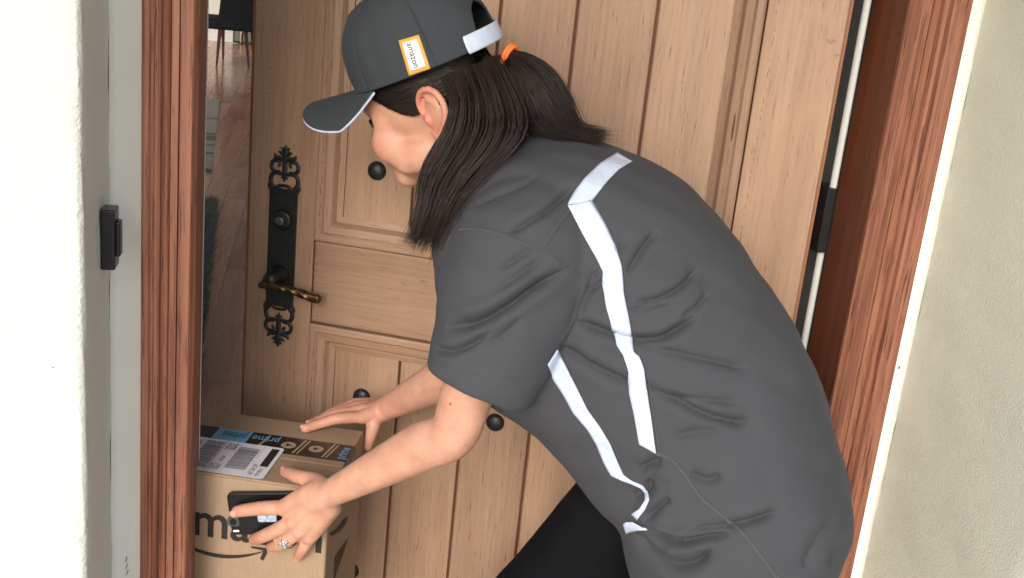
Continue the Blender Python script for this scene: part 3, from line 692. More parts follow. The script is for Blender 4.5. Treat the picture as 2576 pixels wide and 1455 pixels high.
bev(mk('case', *slab(rounded(ph_l, ph_w, .009), 0.0008, 0.0105, po), M['phone'], phone), 0.002, 3)
q = Bf(588, 1312, .0105) - po; cx, cy = q.dot(PXv), q.dot(PYv)
bump_o = po + PXv*(cx-.0095) + PYv*(cy-.008)
cb = bev(mk('camera_bump', *slab(rounded(.019, .016, .005), 0.0104, 0.0125, bump_o), M['phone_grey'], phone), .0006)
mk('lens', *slab([(0.0095+.0055*math.cos(a), .008+.0055*math.sin(a)) for a in np.linspace(0, 2*math.pi, 20, endpoint=False)], .0124, .0131, bump_o), M['phone'], cb)
mk('flash', *slab(rounded(.010, .0032, .0012), 0.0104, 0.0112, po + PXv*(cx-.003) + PYv*(cy-.018)), M['badge_white'], phone)
q = Bf(672, 1303, .0105) - po
mk('sticker', *slab(rounded(.030, .014, .002), 0.0104, 0.0109, po + PXv*(q.dot(PXv)-.015) + PYv*(q.dot(PYv)-.007)), plain('sticker_pale_blue', (.45, .53, .66), .3, var=.4, scale=160), phone)

# ================================================================== PERSON
FA = math.radians(28); FW = np.array([-math.cos(FA), math.sin(FA), 0]); LT = np.array([-FW[1], FW[0], 0])
HP = hit(1060, 250, (0, 1, 0), (0, .05, 0))
def S(x, y, l=0.0): return hit(x, y, LT, HP + LT*l)
person = tag(emp('person', (0.62, -0.20, 0)), 'person in grey polo shirt and cap with ponytail bending to set down a parcel', 'person')

# ---- head frame: x forward, y left, z up
def hframe(yaw, pitch, roll=0.0):
    f = FW*math.cos(yaw) - LT*math.sin(yaw); l = LT*math.cos(yaw) + FW*math.sin(yaw)
    hf = f*math.cos(pitch) - Z3*math.sin(pitch); u = np.cross(hf, l)
    l2 = l*math.cos(roll) + u*math.sin(roll); u2 = np.cross(hf, l2)
    return np.stack([hf, l2, u2], 1)
HR = hframe(math.radians(11), math.radians(24), math.radians(-4))
ear_c = np.array([-0.055, 0.080, 0.002])
HO = S(1090, 281, .075) - HR @ ear_c
def Hd(p): return HO + HR @ np.asarray(p, float)
CRC, CRR = np.array([-0.004, 0, .042]), np.array([.098, .074, .088])
body = Geo()
def hell(c, r, rot=None):
    Mx = HR if rot is None else HR @ rot
    body.add(*ellip(Hd(c), r, Mx))
hell(CRC, CRR); hell((.050, 0, .038), (.044, .062, .046)); hell((.046, 0, -.022), (.046, .054, .056)); hell((.022, 0, -.048), (.052, .054, .040))
for s in (1, -1):
    hell((.056, .037*s, -.020), (.032, .029, .034)); hell((.046, .050*s, .012), (.024, .014, .020)); hell((.020, .050*s, -.048), (.040, .014, .026))
    hell((.076, .030*s, .036), (.014, .022, .010))
hell((.070, 0, -.072), (.022, .024, .020)); hell((.076, 0, -.046), (.018, .030, .020)); hell((.091, 0, -.044), (.008, .020, .006)); hell((.089, 0, -.055), (.008, .017, .006))
body.add(*tube([Hd((.080, 0, .024)), Hd((.090, 0, .002)), Hd((.100, 0, -.016))], [.008, .009, .010])); 
for s in (1, -1): hell((.092, .011*s, -.021), (.010, .008, .008))
# ears
for s in (1, -1):
    EX = -.041
    hx = [(.006, .070, -.004), (.008, .074, .014), (.000, .081, .029), (-.015, .088, .033), (-.029, .092, .024), (-.034, .091, .006), (-.029, .087, -.012), (-.019, .082, -.026), (-.008, .077, -.033), (.001, .072, -.026)]
    body.add(*tube([Hd((x*1.18+EX, y*s, z)) for x, y, z in hx], [.004, .0042, .0045, .0048, .005, .0048, .0046, .0055, .0065, .005], 10, 5))
    ax = [(-.008, .080, .020), (-.019, .084, .012), (-.021, .083, -.004), (-.014, .079, -.018), (-.006, .076, -.020)]
    body.add(*tube([Hd((x*1.18+EX, y*s, z)) for x, y, z in ax], [.0035, .0042, .004, .004, .004], 8, 4))
    body.add(*tube([Hd((.003+EX, .072*s, .001)), Hd((.001+EX, .078*s, -.006)), Hd((.002+EX, .073*s, -.013))], [.004, .0045, .004], 8, 3))
    an = math.radians(26*s); rot = np.array([[math.cos(an), math.sin(an), 0], [-math.sin(an), math.cos(an), 0], [0, 0, 1]])
    hell((-.014+EX, .079*s, .002), (.0215, .0035, .030), rot)
# neck and inner trunk
nb = S(1290, 430); c7 = S(1340, 400)
body.add(*tube([Hd((-.018, 0, -.005)), Hd((-.030, 0, -.055)), (Hd((-.04, 0, -.1))*.45+nb*.55), nb, S(1420, 560)], [.055, .052, .052, .058, .07], 20, 5))
spine = [S(1380, 560), S(1530, 720), S(1700, 880), S(1830, 1050), S(1900, 1220)]
body.add(*tube(spine, [(.055, .09), (.060, .10), (.060, .095), (.065, .095), (.07, .10)], 24, 4, ref=np.cross(LT, unit(spine[-1]-spine[0]))))
# ---- arms
def elbow(Sh, Wr, x, y, a, b, lo, hi):
    best = None
    for t in np.linspace(lo, hi, 200):
        e = CAM + ray(x, y)*t; c = (np.linalg.norm(e-Sh)-a)**2 + (np.linalg.norm(e-Wr)-b)**2
        if best is None or c < best[0]: best = (c, e, t)
    return best[1]
shL, shR = S(1335, 590, .130), S(1300, 580, -.130)
wrL = Bf(822, 1246, .050); elL = elbow(shL, wrL, 1138, 1085, .29, .245, 1.15, 1.6)
wrR = T(962, 1032, .030); elR = elbow(shR, wrR, 1165, 930, .29, .245, 1.3, 2.0)
print('ARM L', np.linalg.norm(elL-shL), np.linalg.norm(elL-wrL), elL, wrL, 'ARM R', np.linalg.norm(elR-shR), np.linalg.norm(elR-wrR), elR, wrR)
def lerp(a, b, t): return a*(1-t) + b*t
def arm(sh, el, wr, pm_, k=1.0):
    body.add(*tube([sh, lerp(sh, el, .45), lerp(sh, el, .8), el + (el-lerp(sh, wr, .5))*.03, lerp(el, wr, .22), lerp(el, wr, .45), lerp(el, wr, .75), lerp(el, wr, .93), wr + (wr-el)*.06, pm_],
                   np.array([.034, .036, .0365, .0345, .0350, .0315, .0255, .0222, .0212, .014])*k, 22, 6))
arm(shL, elL, wrL, Bf(762, 1298, .036)); arm(shR, elR, wrR, T(915, 1040, .026))
NAILS = []
def finger(P, r, nail=None):
    P = [np.asarray(p) for p in P]; n = len(P)
    body.add(*tube(P, np.linspace(r[0], r[1], n), 12, 6))
    NAILS.append((P[-1], unit(P[-1]-P[-2]), r[1], nail))
def meta(w, m, r0, r1): body.add(*tube([w, lerp(w, m, .5), m], [r0, (r0+r1)/2+.001, r1], 12, 4))
# left hand, back of the hand towards the lens
mcL = [Bf(713, 1277, .034), Bf(737, 1312, .040), Bf(755, 1336, .038), Bf(780, 1349, .032)]
for m, o in zip(mcL, ((-14, -14), (-2, -2), (8, 12), (16, 26))):
    meta(Bf(815+o[0], 1246+o[1], .046), m, .0165, .0130)
meta(Bf(800, 1225, .036), Bf(730, 1262, .028), .014, .010); meta(Bf(835, 1275, .040), mcL[3], .016, .012)
finger([mcL[0], Bf(660, 1279, .030), Bf(622, 1283, .0235), Bf(597, 1287, .0205)], (.0122, .0098), -BY)
finger([mcL[1], Bf(690, 1337, .040), Bf(655, 1352, .026), Bf(640, 1357, .012)], (.0122, .0096), None)
finger([mcL[2], Bf(714, 1365, .034), Bf(693, 1373, .022), Bf(683, 1376, .011)], (.0114, .0092), None)
finger([mcL[3], Bf(768, 1372, .030), Bf(757, 1389, .022), Bf(751, 1399, .011)], (.0104, .0086), -BY)
for m in mcL: body.add(*ellip(m - BY*.0035, (.0115, .0115, .0115)))
thL = [Bf(812, 1225, .040), lerp(Bf(790, 1208, .03), T(790, 1212, .018), .5), T(752, 1200, .020), T(731, 1192, .014), T(718, 1188, .0095)]
body.add(*tube(thL, [.016, .0135, .0115, .0102, .0088], 12, 6)); NAILS.append((thL[-1], unit(thL[-1]-thL[-2]), .0088, Z3))
print('hand L', [np.linalg.norm(a-b) for a, b in zip(thL, thL[1:])], [np.linalg.norm(m-wrL) for m in mcL])
# right hand, thumb over the side, fingers along the top
mcR = [T(908, 1050, .026), T(900, 1034, .030), T(893, 1025, .024), T(890, 1018, .014)]
for k, m in enumerate(mcR): meta(wrR + BY*.008*(k-1) , m, .0155, .0120)
finger([mcR[0], T(852, 1053, .027), T(808, 1065, .015), T(768, 1078, .0088)], (.0108, .0084), Z3)
finger([mcR[1], T(845, 1043, .026), T(806, 1057, .012), T(780, 1066, .0085)], (.0105, .0075), Z3)
finger([mcR[2], T(842, 1036, .018), T(815, 1050, .010), T(800, 1056, .0085)], (.0100, .0074), Z3)
finger([mcR[3], T(850, 1028, .008), T(835, 1040, .0075), T(825, 1046, .0078)], (.0090, .0070), Z3)
thR = [lerp(wrR, mcR[0], .25), Br(941, 1062, .014), Br(934, 1092, .012), Br(926, 1124, .0085)]
body.add(*tube(thR, [.016, .0135, .0105, .0078], 12, 6))
BV, BF = remesh(body, 0.0026, 4, 0.5)
def relax(V, F, mask, it):
    E_ = np.array(sorted(set((min(a, b), max(a, b)) for f in F for a, b in zip(f, f[1:]+f[:1])))); E_ = E_[mask[E_[:, 0]] | mask[E_[:, 1]]]
    dg_ = np.zeros(len(V)); np.add.at(dg_, E_[:, 0], 1); np.add.at(dg_, E_[:, 1], 1); ok = mask & (dg_ > 0)
    for _ in range(it):
        A_ = np.zeros_like(V); np.add.at(A_, E_[:, 0], V[E_[:, 1]]); np.add.at(A_, E_[:, 1], V[E_[:, 0]]); V[ok] = .4*V[ok] + .6*A_[ok]/dg_[ok][:, None]
    return V
hl = (BV-HO) @ HR
BV = relax(BV, BF, (hl[:, 0] > -.022) & (np.abs(hl[:, 2]) < .2) & (hl[:, 2] > -.10) & (np.linalg.norm(BV-HO, axis=1) < .15), 22)
ww = np.minimum(np.linalg.norm(BV-wrL, axis=1), np.linalg.norm(BV-wrR, axis=1)); BV = relax(BV, BF, ww < .034, 18)
px = proj(BV)
red = np.zeros(len(BV))
ec = Hd((-.062, .087, .006)); red = np.maximum(red, .75*np.exp(-((np.linalg.norm(BV-ec, axis=1)-.030)/.012)**2)*(np.linalg.norm(BV-ec, axis=1) < .05))
for c, rr, k in ((Hd((.062, .045, -.02)), .035, .42), (Hd((.062, -.045, -.02)), .035, .42), (Hd((.112, 0, -.02)), .014, .3)): red = np.maximum(red, k*np.exp(-(np.linalg.norm(BV-c, axis=1)/rr)**2))
for c, d, r, n in NAILS: red = np.maximum(red, .5*np.exp(-(np.linalg.norm(BV-c, axis=1)/.02)**2))
for c in mcL + mcR: red = np.maximum(red, .22*np.exp(-(np.linalg.norm(BV-c, axis=1)/.014)**2))
hh = np.linalg.norm(BV - T(850, 1060, .01), axis=1); red = np.maximum(red, .30*np.exp(-(hh/.09)**2))
bodyo = mk('body', BV, BF, M['skin'], person, True, attrs={'red': red})
for c, d, r, n in NAILS:
    if n is None: continue
    n = unit(np.asarray(n) - d*np.asarray(n).dot(d)); b_ = np.cross(d, n)
    V, F = ellip(c + d*r*.35 + n*r*.72, (r*.75, r*.62, r*.28), np.stack([d, b_, n], 1), 12, 8); mk('nail', V, F, M['nail'], bodyo, True)
for s in (1, -1):
    e = mk('eye', *ellip(Hd((.066, .034*s, .014)), (.0125, .0135, .0105), HR, 18, 12), M['eye_white'], bodyo, True)
    mk('lashes', *tube([Hd((.074, .018*s, .017)), Hd((.085, .032*s, .0205)), Hd((.073, .050*s, .013))], [.0012, .0022, .0014], 8, 4), M['lash'], e, True)
    mk('iris', *ellip(Hd((.0815, .033*s, .013)), (.003, .0058, .0058), HR, 12, 8), M['lash'], e, True)
    mk('eyebrow', *tube([Hd((.092, .014*s, .036)), Hd((.089, .030*s, .042)), Hd((.074, .050*s, .036))], [.0022, .0028, .0012], 8, 4), M['lash'], bodyo, True)
mk('mole', *ellip(cast(bvh_of(BV, BF), 1133, 1017)[0], (.0022, .0022, .0022), None, 8, 6), M['stain'], bodyo, True)
# ring with a stone
rc = lerp(mcL[2], Bf(714, 1365, .034), .78); rd = unit(Bf(714, 1365, .034)-mcL[2])
a1 = unit(-BY - rd*(-BY).dot(rd)); a2 = np.cross(rd, a1); loop = [rc + .0112*(a1*math.cos(w)+a2*math.sin(w)) for w in np.linspace(0, 2*math.pi, 18)]
ring = mk('ring', *tube(loop, .0014, 8, 2, cap=False), M['silver'], person, True)
for k, (p_, q_) in enumerate(((0, 0), (.0045, .003), (-.0045, .002), (.001, -.0055), (.003, .0055))):
    mk('stone', *ellip(rc + a1*.0135 + a2*p_ + rd*q_, (.0034, .0034, .0030), np.stack([a1, a2, rd], 1), 6, 4), M['silver'], ring)

# ---- shirt
SEC = [((1330, 338), (1200, 470), .070), ((1400, 346), (1130, 580), .130), ((1500, 362), (1140, 700), .172), ((1600, 403), (1165, 820), .185), ((1700, 463), (1210, 920), .185), ((1790, 545), (1270, 990), .180),
       ((1890, 675), (1340, 1040), .172), ((1980, 812), (1405, 1105), .168), ((2045, 935), (1465, 1165), .170), ((2085, 1055), (1520, 1222), .178), ((2118, 1180), (1565, 1258), .185), ((2143, 1285), (1590, 1350), .188), ((2135, 1375), (1612, 1430), .190), ((2075, 1480), (1650, 1530), .192), ((2010, 1570), (1690, 1610), .192)]
def torso():
    A = np.array([[*S(*a), *S(*b), w] for a, b, w in SEC]); A = catmull(A, 7); n = 72; V = []; F = []
    for k, row in enumerate(A):
        B_, Fr, w = row[:3], row[3:6], row[6]; c = (B_+Fr)/2; h = (B_-Fr)/2
        for i in range(n):
            ph = 2*math.pi*i/n; ca, sa = math.cos(ph), math.sin(ph); e = 2/2.35
            V.append(c + h*np.sign(ca)*abs(ca)**e + LT*w*np.sign(sa)*abs(sa)**e)
    m = len(A)
    for k in range(m-1):
        for i in range(n): F.append((k*n+i, k*n+(i+1) % n, (k+1)*n+(i+1) % n, (k+1)*n+i))
    F.append(tuple(range(n))[::-1]); F.append(tuple((m-1)*n+i for i in range(n)))
    return V, F
sh = Geo(); sh.add(*torso())
dL = unit(lerp(shL, elL, 1.0)-shL)
hemL = S(1203, 972, .190); hemR = lerp(shR, elR, .62)
sl_pts = [S(1400, 520, .075), S(1345, 590, .120), S(1300, 690, .150), S(1270, 790, .168), S(1240, 880, .180), hemL]
sh.add(*tube(sl_pts, [(.070, .060), (.094, .078), (.099, .080), (.092, .076), (.083, .072), (.074, .066)], 40, 6, ref=np.cross(unit(sl_pts[5]-sl_pts[1]), LT), cap=False, flat_end=True))
sr_pts = [S(1400, 540, -.075), S(1330, 600, -.120), lerp(shR, elR, .3), lerp(shR, elR, .5), hemR, lerp(shR, elR, .72)]
sh.add(*tube(sr_pts, [.062, .078, .078, .072, .066, .062], 32, 6))
SV, SF = remesh(sh, 0.0030, 12, 0.5)
# open the sleeve and body hems with clean cuts
bm = bmesh.new(); bvs = [bm.verts.new(v) for v in SV]
for f in SF: bm.faces.new([bvs[i] for i in f])
def cut(c, d, rad, side=lambda l: True):
    bm.faces.ensure_lookup_table(); c_ = Vector(c); geom = [f for f in bm.faces if (f.calc_center_median()-c_).length < rad and side((f.calc_center_median()-Vector(HP)).dot(Vector(LT)))]
    es = set(e for f in geom for e in f.edges); vs = set(v for f in geom for v in f.verts)
    bmesh.ops.bisect_plane(bm, geom=list(vs)+list(es)+geom, plane_co=c_, plane_no=Vector(d), clear_outer=True)
dhL = unit(hit(1203, 972, LT, HP+LT*.19) - S(1238, 868, .18)); pass
cut(hemR, unit(elR-shR), .10, lambda l: l < -.07)
hb = (S(2010, 1570)+S(1690, 1610))/2; hd = unit(hb - (S(2075, 1480)+S(1650, 1530))/2); cut(hb - hd*.004, hd, .45)
bm.verts.ensure_lookup_table(); bm.verts.index_update()
SV = np.array([v.co[:] for v in bm.verts]); SF = [tuple(v.index for v in f.verts) for f in bm.faces]; bm.free()
rel = SV - hemL; ax_ = rel @ dhL; rd_ = np.linalg.norm(rel - np.outer(ax_, dhL), axis=1)
SN = normals(SV, SF); capm = (np.abs(ax_) < .012) & (rd_ < .066) & (SN @ dhL > .55)
SV = SV - np.outer(capm*.05*np.clip((.060-rd_)/.008, 0, 1), dhL)
SN = normals(SV, SF); px = proj(SV); facing = np.clip(-np.einsum('ij,ij->i', SN, (SV-CAM)/np.linalg.norm(SV-CAM, axis=1)[:, None])*3, 0, 1)
def z4(L): return [(1023.6+.5275*x, 341.2+.5275*y) for x, y in L]
def z5(L): return [(1194.1+.41388*x, 853+.41388*y) for x, y in L]
FOLDS = [  # valley strokes: points, depth mm, half width px
    (z4([(170, 918), (330, 890), (480, 815), (600, 730), (770, 635)]), 8, 13), (z4([(480, 460), (640, 372), (820, 225)]), 4.5, 11), (z4([(300, 340), (420, 270), (640, 190)]), 2.5, 16), (z4([(440, 640), (530, 580), (600, 540)]), 2.5, 11), (z4([(420, 745), (540, 660), (640, 590)]), 2.5, 12),
    (z4([(125, 1005), (200, 1030), (300, 1000), (400, 935)]), 5, 10), (z4([(330, 1020), (450, 960), (560, 860)]), 2.5, 14), (z4([(795, 880), (900, 920), (1050, 972), (1200, 970), (1320, 905), (1395, 850)]), 7, 11),
    (z4([(1090, 795), (1200, 780), (1320, 710), (1392, 630)]), 4.5, 10), (z4([(1060, 840), (1170, 815), (1260, 790)]), 2.5, 8), (z4([(1050, 665), (1120, 545), (1195, 450)]), 4.0, 11), (z4([(990, 560), (1040, 500)]), 2, 9), (z4([(1300, 870), (1385, 815), (1445, 740)]), 3.0, 9),
    (z4([(735, 1000), (850, 1085), (980, 1150), (1060, 1182)]), 6, 14), (z4([(1150, 1205), (1300, 1270), (1420, 1330), (1560, 1365), (1640, 1362)]), 6, 12), (z4([(1100, 1000), (1300, 1042), (1500, 1085), (1625, 1112)]), 3.5, 12), (z4([(1250, 1238), (1400, 1260), (1580, 1272)]), 3, 10),
    (z4([(855, 752), (930, 700), (1010, 640)]), 3.5, 9), (z4([(810, 870), (870, 720), (900, 640)]), 3, 12),
    (z5([(985, 805), (1080, 752), (1140, 738)]), 5, 13), (z5([(1280, 1185), (1400, 1150), (1600, 1130), (1750, 1090), (1850, 1050)]), 6, 12), (z5([(960, 1185), (1050, 1285), (1200, 1385), (1350, 1370), (1430, 1280)]), 8, 14), (z5([(1000, 1135), (1230, 1225), (1400, 1208), (1560, 1190)]), 8, 10), (z5([(1040, 1100), (1120, 1020), (1200, 960)]), 5, 14), (z5([(1300, 815), (1420, 862), (1490, 820)]), 4.5, 16), (z5([(950, 960), (1040, 930), (1060, 850)]), 6, 14), (z5([(1200, 600), (1330, 570), (1500, 555)]), 3, 16), (z5([(2000, 1400), (2080, 1250), (2200, 1060)]), 3, 16), (z5([(2150, 1380), (2230, 1280), (2290, 1200)]), 3, 12),
]
RIDGES = [(z4([(200, 850), (420, 790), (620, 660)]), 4, 26), (z4([(860, 850), (1050, 915), (1250, 900), (1400, 780)]), 3, 22), (z4([(800, 960), (950, 1090), (1150, 1150), (1400, 1260)]), 3.5, 26), (z5([(980, 1095), (1230, 1185), (1400, 1160), (1540, 1150)]), 6, 16), (z5([(1080, 800), (1200, 830), (1200, 950), (1080, 1060)]), 6, 26), (z5([(1150, 1270), (1300, 1260), (1450, 1220)]), 5, 22),
          (z4([(245, 452), (330, 447), (440, 470), (560, 520), (645, 545)]), 1.6, 4), (z4([(650, 540), (720, 430), (790, 340)]), 1.8, 4), (z4([(160, 1090), (350, 1132), (640, 1145)]), 1.5, 4), (z4([(650, 545), (760, 640), (850, 700), (800, 860), (700, 1030)]), 2.0, 5)]
def stroke(P, hw):
    P = catmull(np.array(P), 5); dmin = np.full(len(px), 1e9); tt = np.zeros(len(px)); n = len(P)-1
    near = (px[:, 0] > P[:, 0].min()-4*hw) & (px[:, 0] < P[:, 0].max()+4*hw) & (px[:, 1] > P[:, 1].min()-4*hw) & (px[:, 1] < P[:, 1].max()+4*hw)
    q = px[near]; d0 = dmin[near]; t0 = tt[near]
    for i in range(n):
        a, b = P[i], P[i+1]; ab = b-a; u = np.clip(((q-a)@ab)/max(ab@ab, 1e-9), 0, 1); d = np.linalg.norm(q-(a+u[:, None]*ab), axis=1)
        m = d < d0; d0[m] = d[m]; t0[m] = (i+u[m])/n
    dmin[near] = d0; tt[near] = t0
    return dmin, np.clip(np.minimum(tt, 1-tt)*5, 0.12, 1)
disp = np.zeros(len(SV))
for P, mm, hw in FOLDS:
    d, e = stroke(P, hw); mm *= 1.3; hw *= 1.1; disp -= .85*mm*.001*e*np.exp(-(d/(.34*hw))**2); disp -= mm*.001*e*np.exp(-(d/hw)**2) - .22*mm*.001*e*np.exp(-((d-2.1*hw)/(1.1*hw))**2)
for P, mm, hw in RIDGES:
    d, e = stroke(P, hw); disp += mm*.001*e*np.exp(-(d/hw)**2)
def wob(V, f, s): return np.sin(V@np.array([f, f*.6, f*.3])+s)*np.sin(V@np.array([-f*.4, f*.9, f*.5])+2*s)*np.sin(V@np.array([f*.2, -f*.5, f*1.1])+3*s)
disp = disp*facing + .0030*wob(SV, 31, 1.0) + .0016*wob(SV, 67, 4.0)
SV = SV + SN*disp[:, None]
shirt = mk('shirt', SV, SF, M['shirt'], person, True)
sm = shirt.modifiers.new('thickness', 'SOLIDIFY'); sm.thickness = 0.0018; sm.offset = -1
sb = bvh_of(SV, SF)
def resample(P, n):
    P = np.asarray(P, float); s = np.r_[0, np.cumsum(np.linalg.norm(np.diff(P, axis=0), axis=1))]; s /= s[-1]; t = np.linspace(0, 1, n)
    return np.stack([np.interp(t, s, P[:, 0]), np.interp(t, s, P[:, 1])], 1)
def drape(name, Lp, Rp, mat, parent, n=60, c=6, off=.0016, bv=None, thick=.0006):
    Lq, Rq = resample(Lp, n), resample(Rp, n); V = []; ok = []
    for i in range(n):
        for j in range(c+1):
            q = Lq[i]*(1-j/c) + Rq[i]*j/c; h = cast(bv or sb, *q)
            if h is None: V.append(None)
            else: V.append(h[0] + h[1]*off)
    F = []
    for i in range(n-1):
        for j in range(c):
            f = (i*(c+1)+j, i*(c+1)+j+1, (i+1)*(c+1)+j+1, (i+1)*(c+1)+j)
            if any(V[k] is None for k in f): continue
            if max(np.linalg.norm(V[f[k]]-V[f[(k+1) % 4]]) for k in range(4)) < .05: F.append(f)
    V = [v if v is not None else (0, 0, 0) for v in V]
    use = sorted(set(k for f in F for k in f)); mp = {k: i for i, k in enumerate(use)}
    o = mk(name, [V[k] for k in use], [tuple(mp[k] for k in f) for f in F], mat, parent, True)
    m = o.modifiers.new('thickness', 'SOLIDIFY'); m.thickness = thick; m.offset = 1
    return o
drape('reflective_stripe', [(1552, 386), (1510, 412), (1470, 450), (1445, 485), (1427, 516)], [(1590, 408), (1556, 428), (1530, 455), (1508, 482), (1488, 507)], M['reflect'], shirt)
drape('reflective_stripe', z4([(765, 335), (830, 460), (900, 580), (935, 650), (930, 690), (950, 820), (990, 960), (1000, 1000), (1030, 1045)]) + [(1581, 936), (1583, 990), (1596, 1047), (1608, 1118)],
      z4([(880, 308), (950, 430), (1000, 540), (1025, 620), (1035, 750), (1055, 850), (1075, 960), (1080, 1030), (1110, 1052)]) + [(1620, 928), (1627, 977), (1639, 1052), (1651, 1141)], M['reflect'], shirt, 110)
drape('reflective_stripe', z5([(440, 155), (480, 250), (540, 340), (600, 450), (690, 555), (740, 640), (790, 760), (830, 830), (900, 862), (960, 882), (1010, 905), (1038, 940), (1040, 980), (1005, 1030), (955, 1065)]),
      z5([(500, 62), (560, 170), (620, 290), (690, 430), (770, 540), (830, 640), (870, 740), (910, 828), (960, 864), (1020, 888), (1058, 930), (1064, 980), (1035, 1035), (990, 1100)]), M['reflect'], shirt, 90)
drape('vent_trim', z5([(908, 1120), (925, 1108), (965, 1107), (1010, 1130), (1050, 1158)]), z5([(925, 1180), (945, 1168), (975, 1162), (1010, 1158), (1052, 1164)]), M['reflect'], shirt, 20, 4, .0022)
def stitches(P, n, w=4.5, ln=1.4):
    P = resample(P, n); V = []; F = []
    for i in range(n-1):
        t_ = P[i+1]-P[i]; t_ = t_/np.linalg.norm(t_); nn_ = np.array([-t_[1], t_[0]])
        qs = [P[i], P[i]+t_*ln, P[i]+t_*ln+nn_*w, P[i]+nn_*w]; hs = [cast(sb, *q) for q in qs]
        if any(h is None for h in hs): continue
        b = len(V); V += [h[0]+h[1]*.0021 for h in hs]; F.append((b, b+1, b+2, b+3))
    return tag(mk('stitching', V, F, M['stitch'], shirt), kind='stuff')
M['stitch'] = fabric('stitch_thread', (0.03, 0.031, 0.036))
stitches(z4([(885, 320), (955, 435), (1005, 545), (1030, 620), (1040, 750), (1060, 850), (1080, 960), (1085, 1025)]) + [(1617, 905), (1624, 930), (1631, 977), (1643, 1052), (1654, 1135)], 150)
stitches(z5([(510, 65), (570, 170), (630, 290), (700, 430), (780, 540), (840, 640), (880, 740), (915, 825)]), 90)
def seamline(P, w=5, mat='seam', off=.0008): 
    P = catmull(np.array(P), 4); T_ = np.gradient(P, axis=0); N_ = np.stack([-T_[:, 1], T_[:, 0]], 1); N_ /= np.linalg.norm(N_, axis=1)[:, None]
    return drape('seam', P-N_*w/2, P+N_*w/2, M[mat], shirt, 70, 2, off, None, .0004)
seamline(z5([(1110, 692), (1200, 738), (1280, 830), (1370, 960), (1450, 1030), (1600, 1150), (1700, 1270), (1840, 1455)]), 9)
seamline(z5([(520, 75), (600, 240), (700, 430), (790, 550), (850, 650), (900, 790), (940, 855)]), 3); seamline(z4([(895, 350), (1000, 520), (1035, 640), (1050, 800), (1085, 960), (1090, 1020)]), 3)
seamline([(1612, 905), (1632, 960), (1636, 1000), (1646, 1060), (1658, 1140)], 3); seamline(z4([(650, 540), (720, 430), (785, 345)]), 3.5); seamline(z4([(250, 452), (330, 448), (440, 470), (560, 520), (640, 545)]), 3)
# collar: a folded band round the neck
cn = unit((Hd((-.04, 0, -.1))) - nb); ca_ = unit(np.cross(LT, cn)); cc = S(1288, 425)
V = []; F = []; nn = 60; prof = [(.064, -.030), (.063, .012), (.066, .022), (.072, .020), (.078, .004), (.086, -.018), (.083, -.020)]
for i in range(nn):
    w = 2*math.pi*i/nn; rad = ca_*math.cos(w) + LT*math.sin(w)*.98
    for r, h in prof: V.append(cc + rad*(r + .002*math.sin(5*w)) + cn*(h + .006*math.sin(w*2+.6)))
m_ = len(prof)
for i in range(nn):
    for j in range(m_-1): F.append((i*m_+j, ((i+1) % nn)*m_+j, ((i+1) % nn)*m_+j+1, i*m_+j+1))
mk('collar', V, F, M['shirt'], shirt, True)

# ---- trousers and shoes
tr = Geo(); pel = S(1900, 1200)
hipR, hipL = S(1775, 1080, -.075), S(1850, 1170, .070)
kneeR = S(1290, 1585, -.075); kneeL = hipL + np.array([0, 0, -.40]) + FW*.05 + LT*.01
ankR = kneeR + np.array([0, 0, 0.0]); ankR = np.array([kneeR[0], kneeR[1], 0.10]) - FW*.06; ankL = np.array([kneeL[0], kneeL[1], 0.10]) - FW*.10
print('LEGS', hipR, kneeR, hipL, kneeL, np.linalg.norm(hipR-kneeR))
tr.add(*ellip(pel, (.10, .13, .10), np.stack([FW, LT, Z3], 1)))
for h, k, a in ((hipR, kneeR, ankR), (hipL, kneeL, ankL)):
    tr.add(*tube([h, lerp(h, k, .35), lerp(h, k, .75), k, lerp(k, a, .25), lerp(k, a, .6), a], [.080, .088, .080, .072, .068, .066, .064], 28, 6))
TV, TF = remesh(tr, 0.006, 5)
TN = normals(TV, TF); TV = TV + TN*(.004*wob(TV, 24, 2.0) + .0025*wob(TV, 55, 5.0))[:, None]
mk('trousers', TV, TF, M['trouser'], person, True)
for a in (ankR, ankL):
    V, F = tube([a + [0, 0, -.02] - FW*.03, np.array([a[0], a[1], .05]) + FW*.03, np.array([a[0], a[1], .036]) + FW*.12, np.array([a[0], a[1], .030]) + FW*.17], [(.05, .040), (.045, .042), (.034, .044), (.026, .034)], 18, 5, ref=Z3); mk('shoe', V, F, M['shoe'], person, True)

# ---- cap
KR = hframe(math.radians(9), math.radians(24.5), math.radians(-13)); KA, KB, KC = .117, .090, .118
KO = hit(1000, 206, LT, HP+LT*.085) - KR @ np.array([0.0, KB, 0.0])
def Kp(p): return KO + KR @ np.asarray(p, float)
nu, nv = 288, 84; V = []; F = []
def dome(u, v, k=1.0):
    w = 2*math.pi*u; e = math.pi/2*v; r = math.cos(e)**.62
    seam = abs(((u*6) % 1) - .5)*2; seam = 1 - .010*math.exp(-((1-seam)/.05)**2)*(1-v)
    fx = 1.0 + .07*max(0, math.cos(w))*math.sin(math.pi*v)
    return np.array([KA*r*math.cos(w)*fx, KB*r*math.sin(w), KC*math.sin(e)])*k*seam
for j in range(nv+1):
    for i in range(nu): V.append(Kp(dome(i/nu, j/nv)))
for j in range(nv):
    for i in range(nu):
        w = ((i+.5)/nu - .5)*360; e = (j+.5)/nv*90
        if (w/21)**2 + (e/30)**2 < 1: continue
        F.append((j*nu+i, j*nu+(i+1) % nu, (j+1)*nu+(i+1) % nu, (j+1)*nu+i))
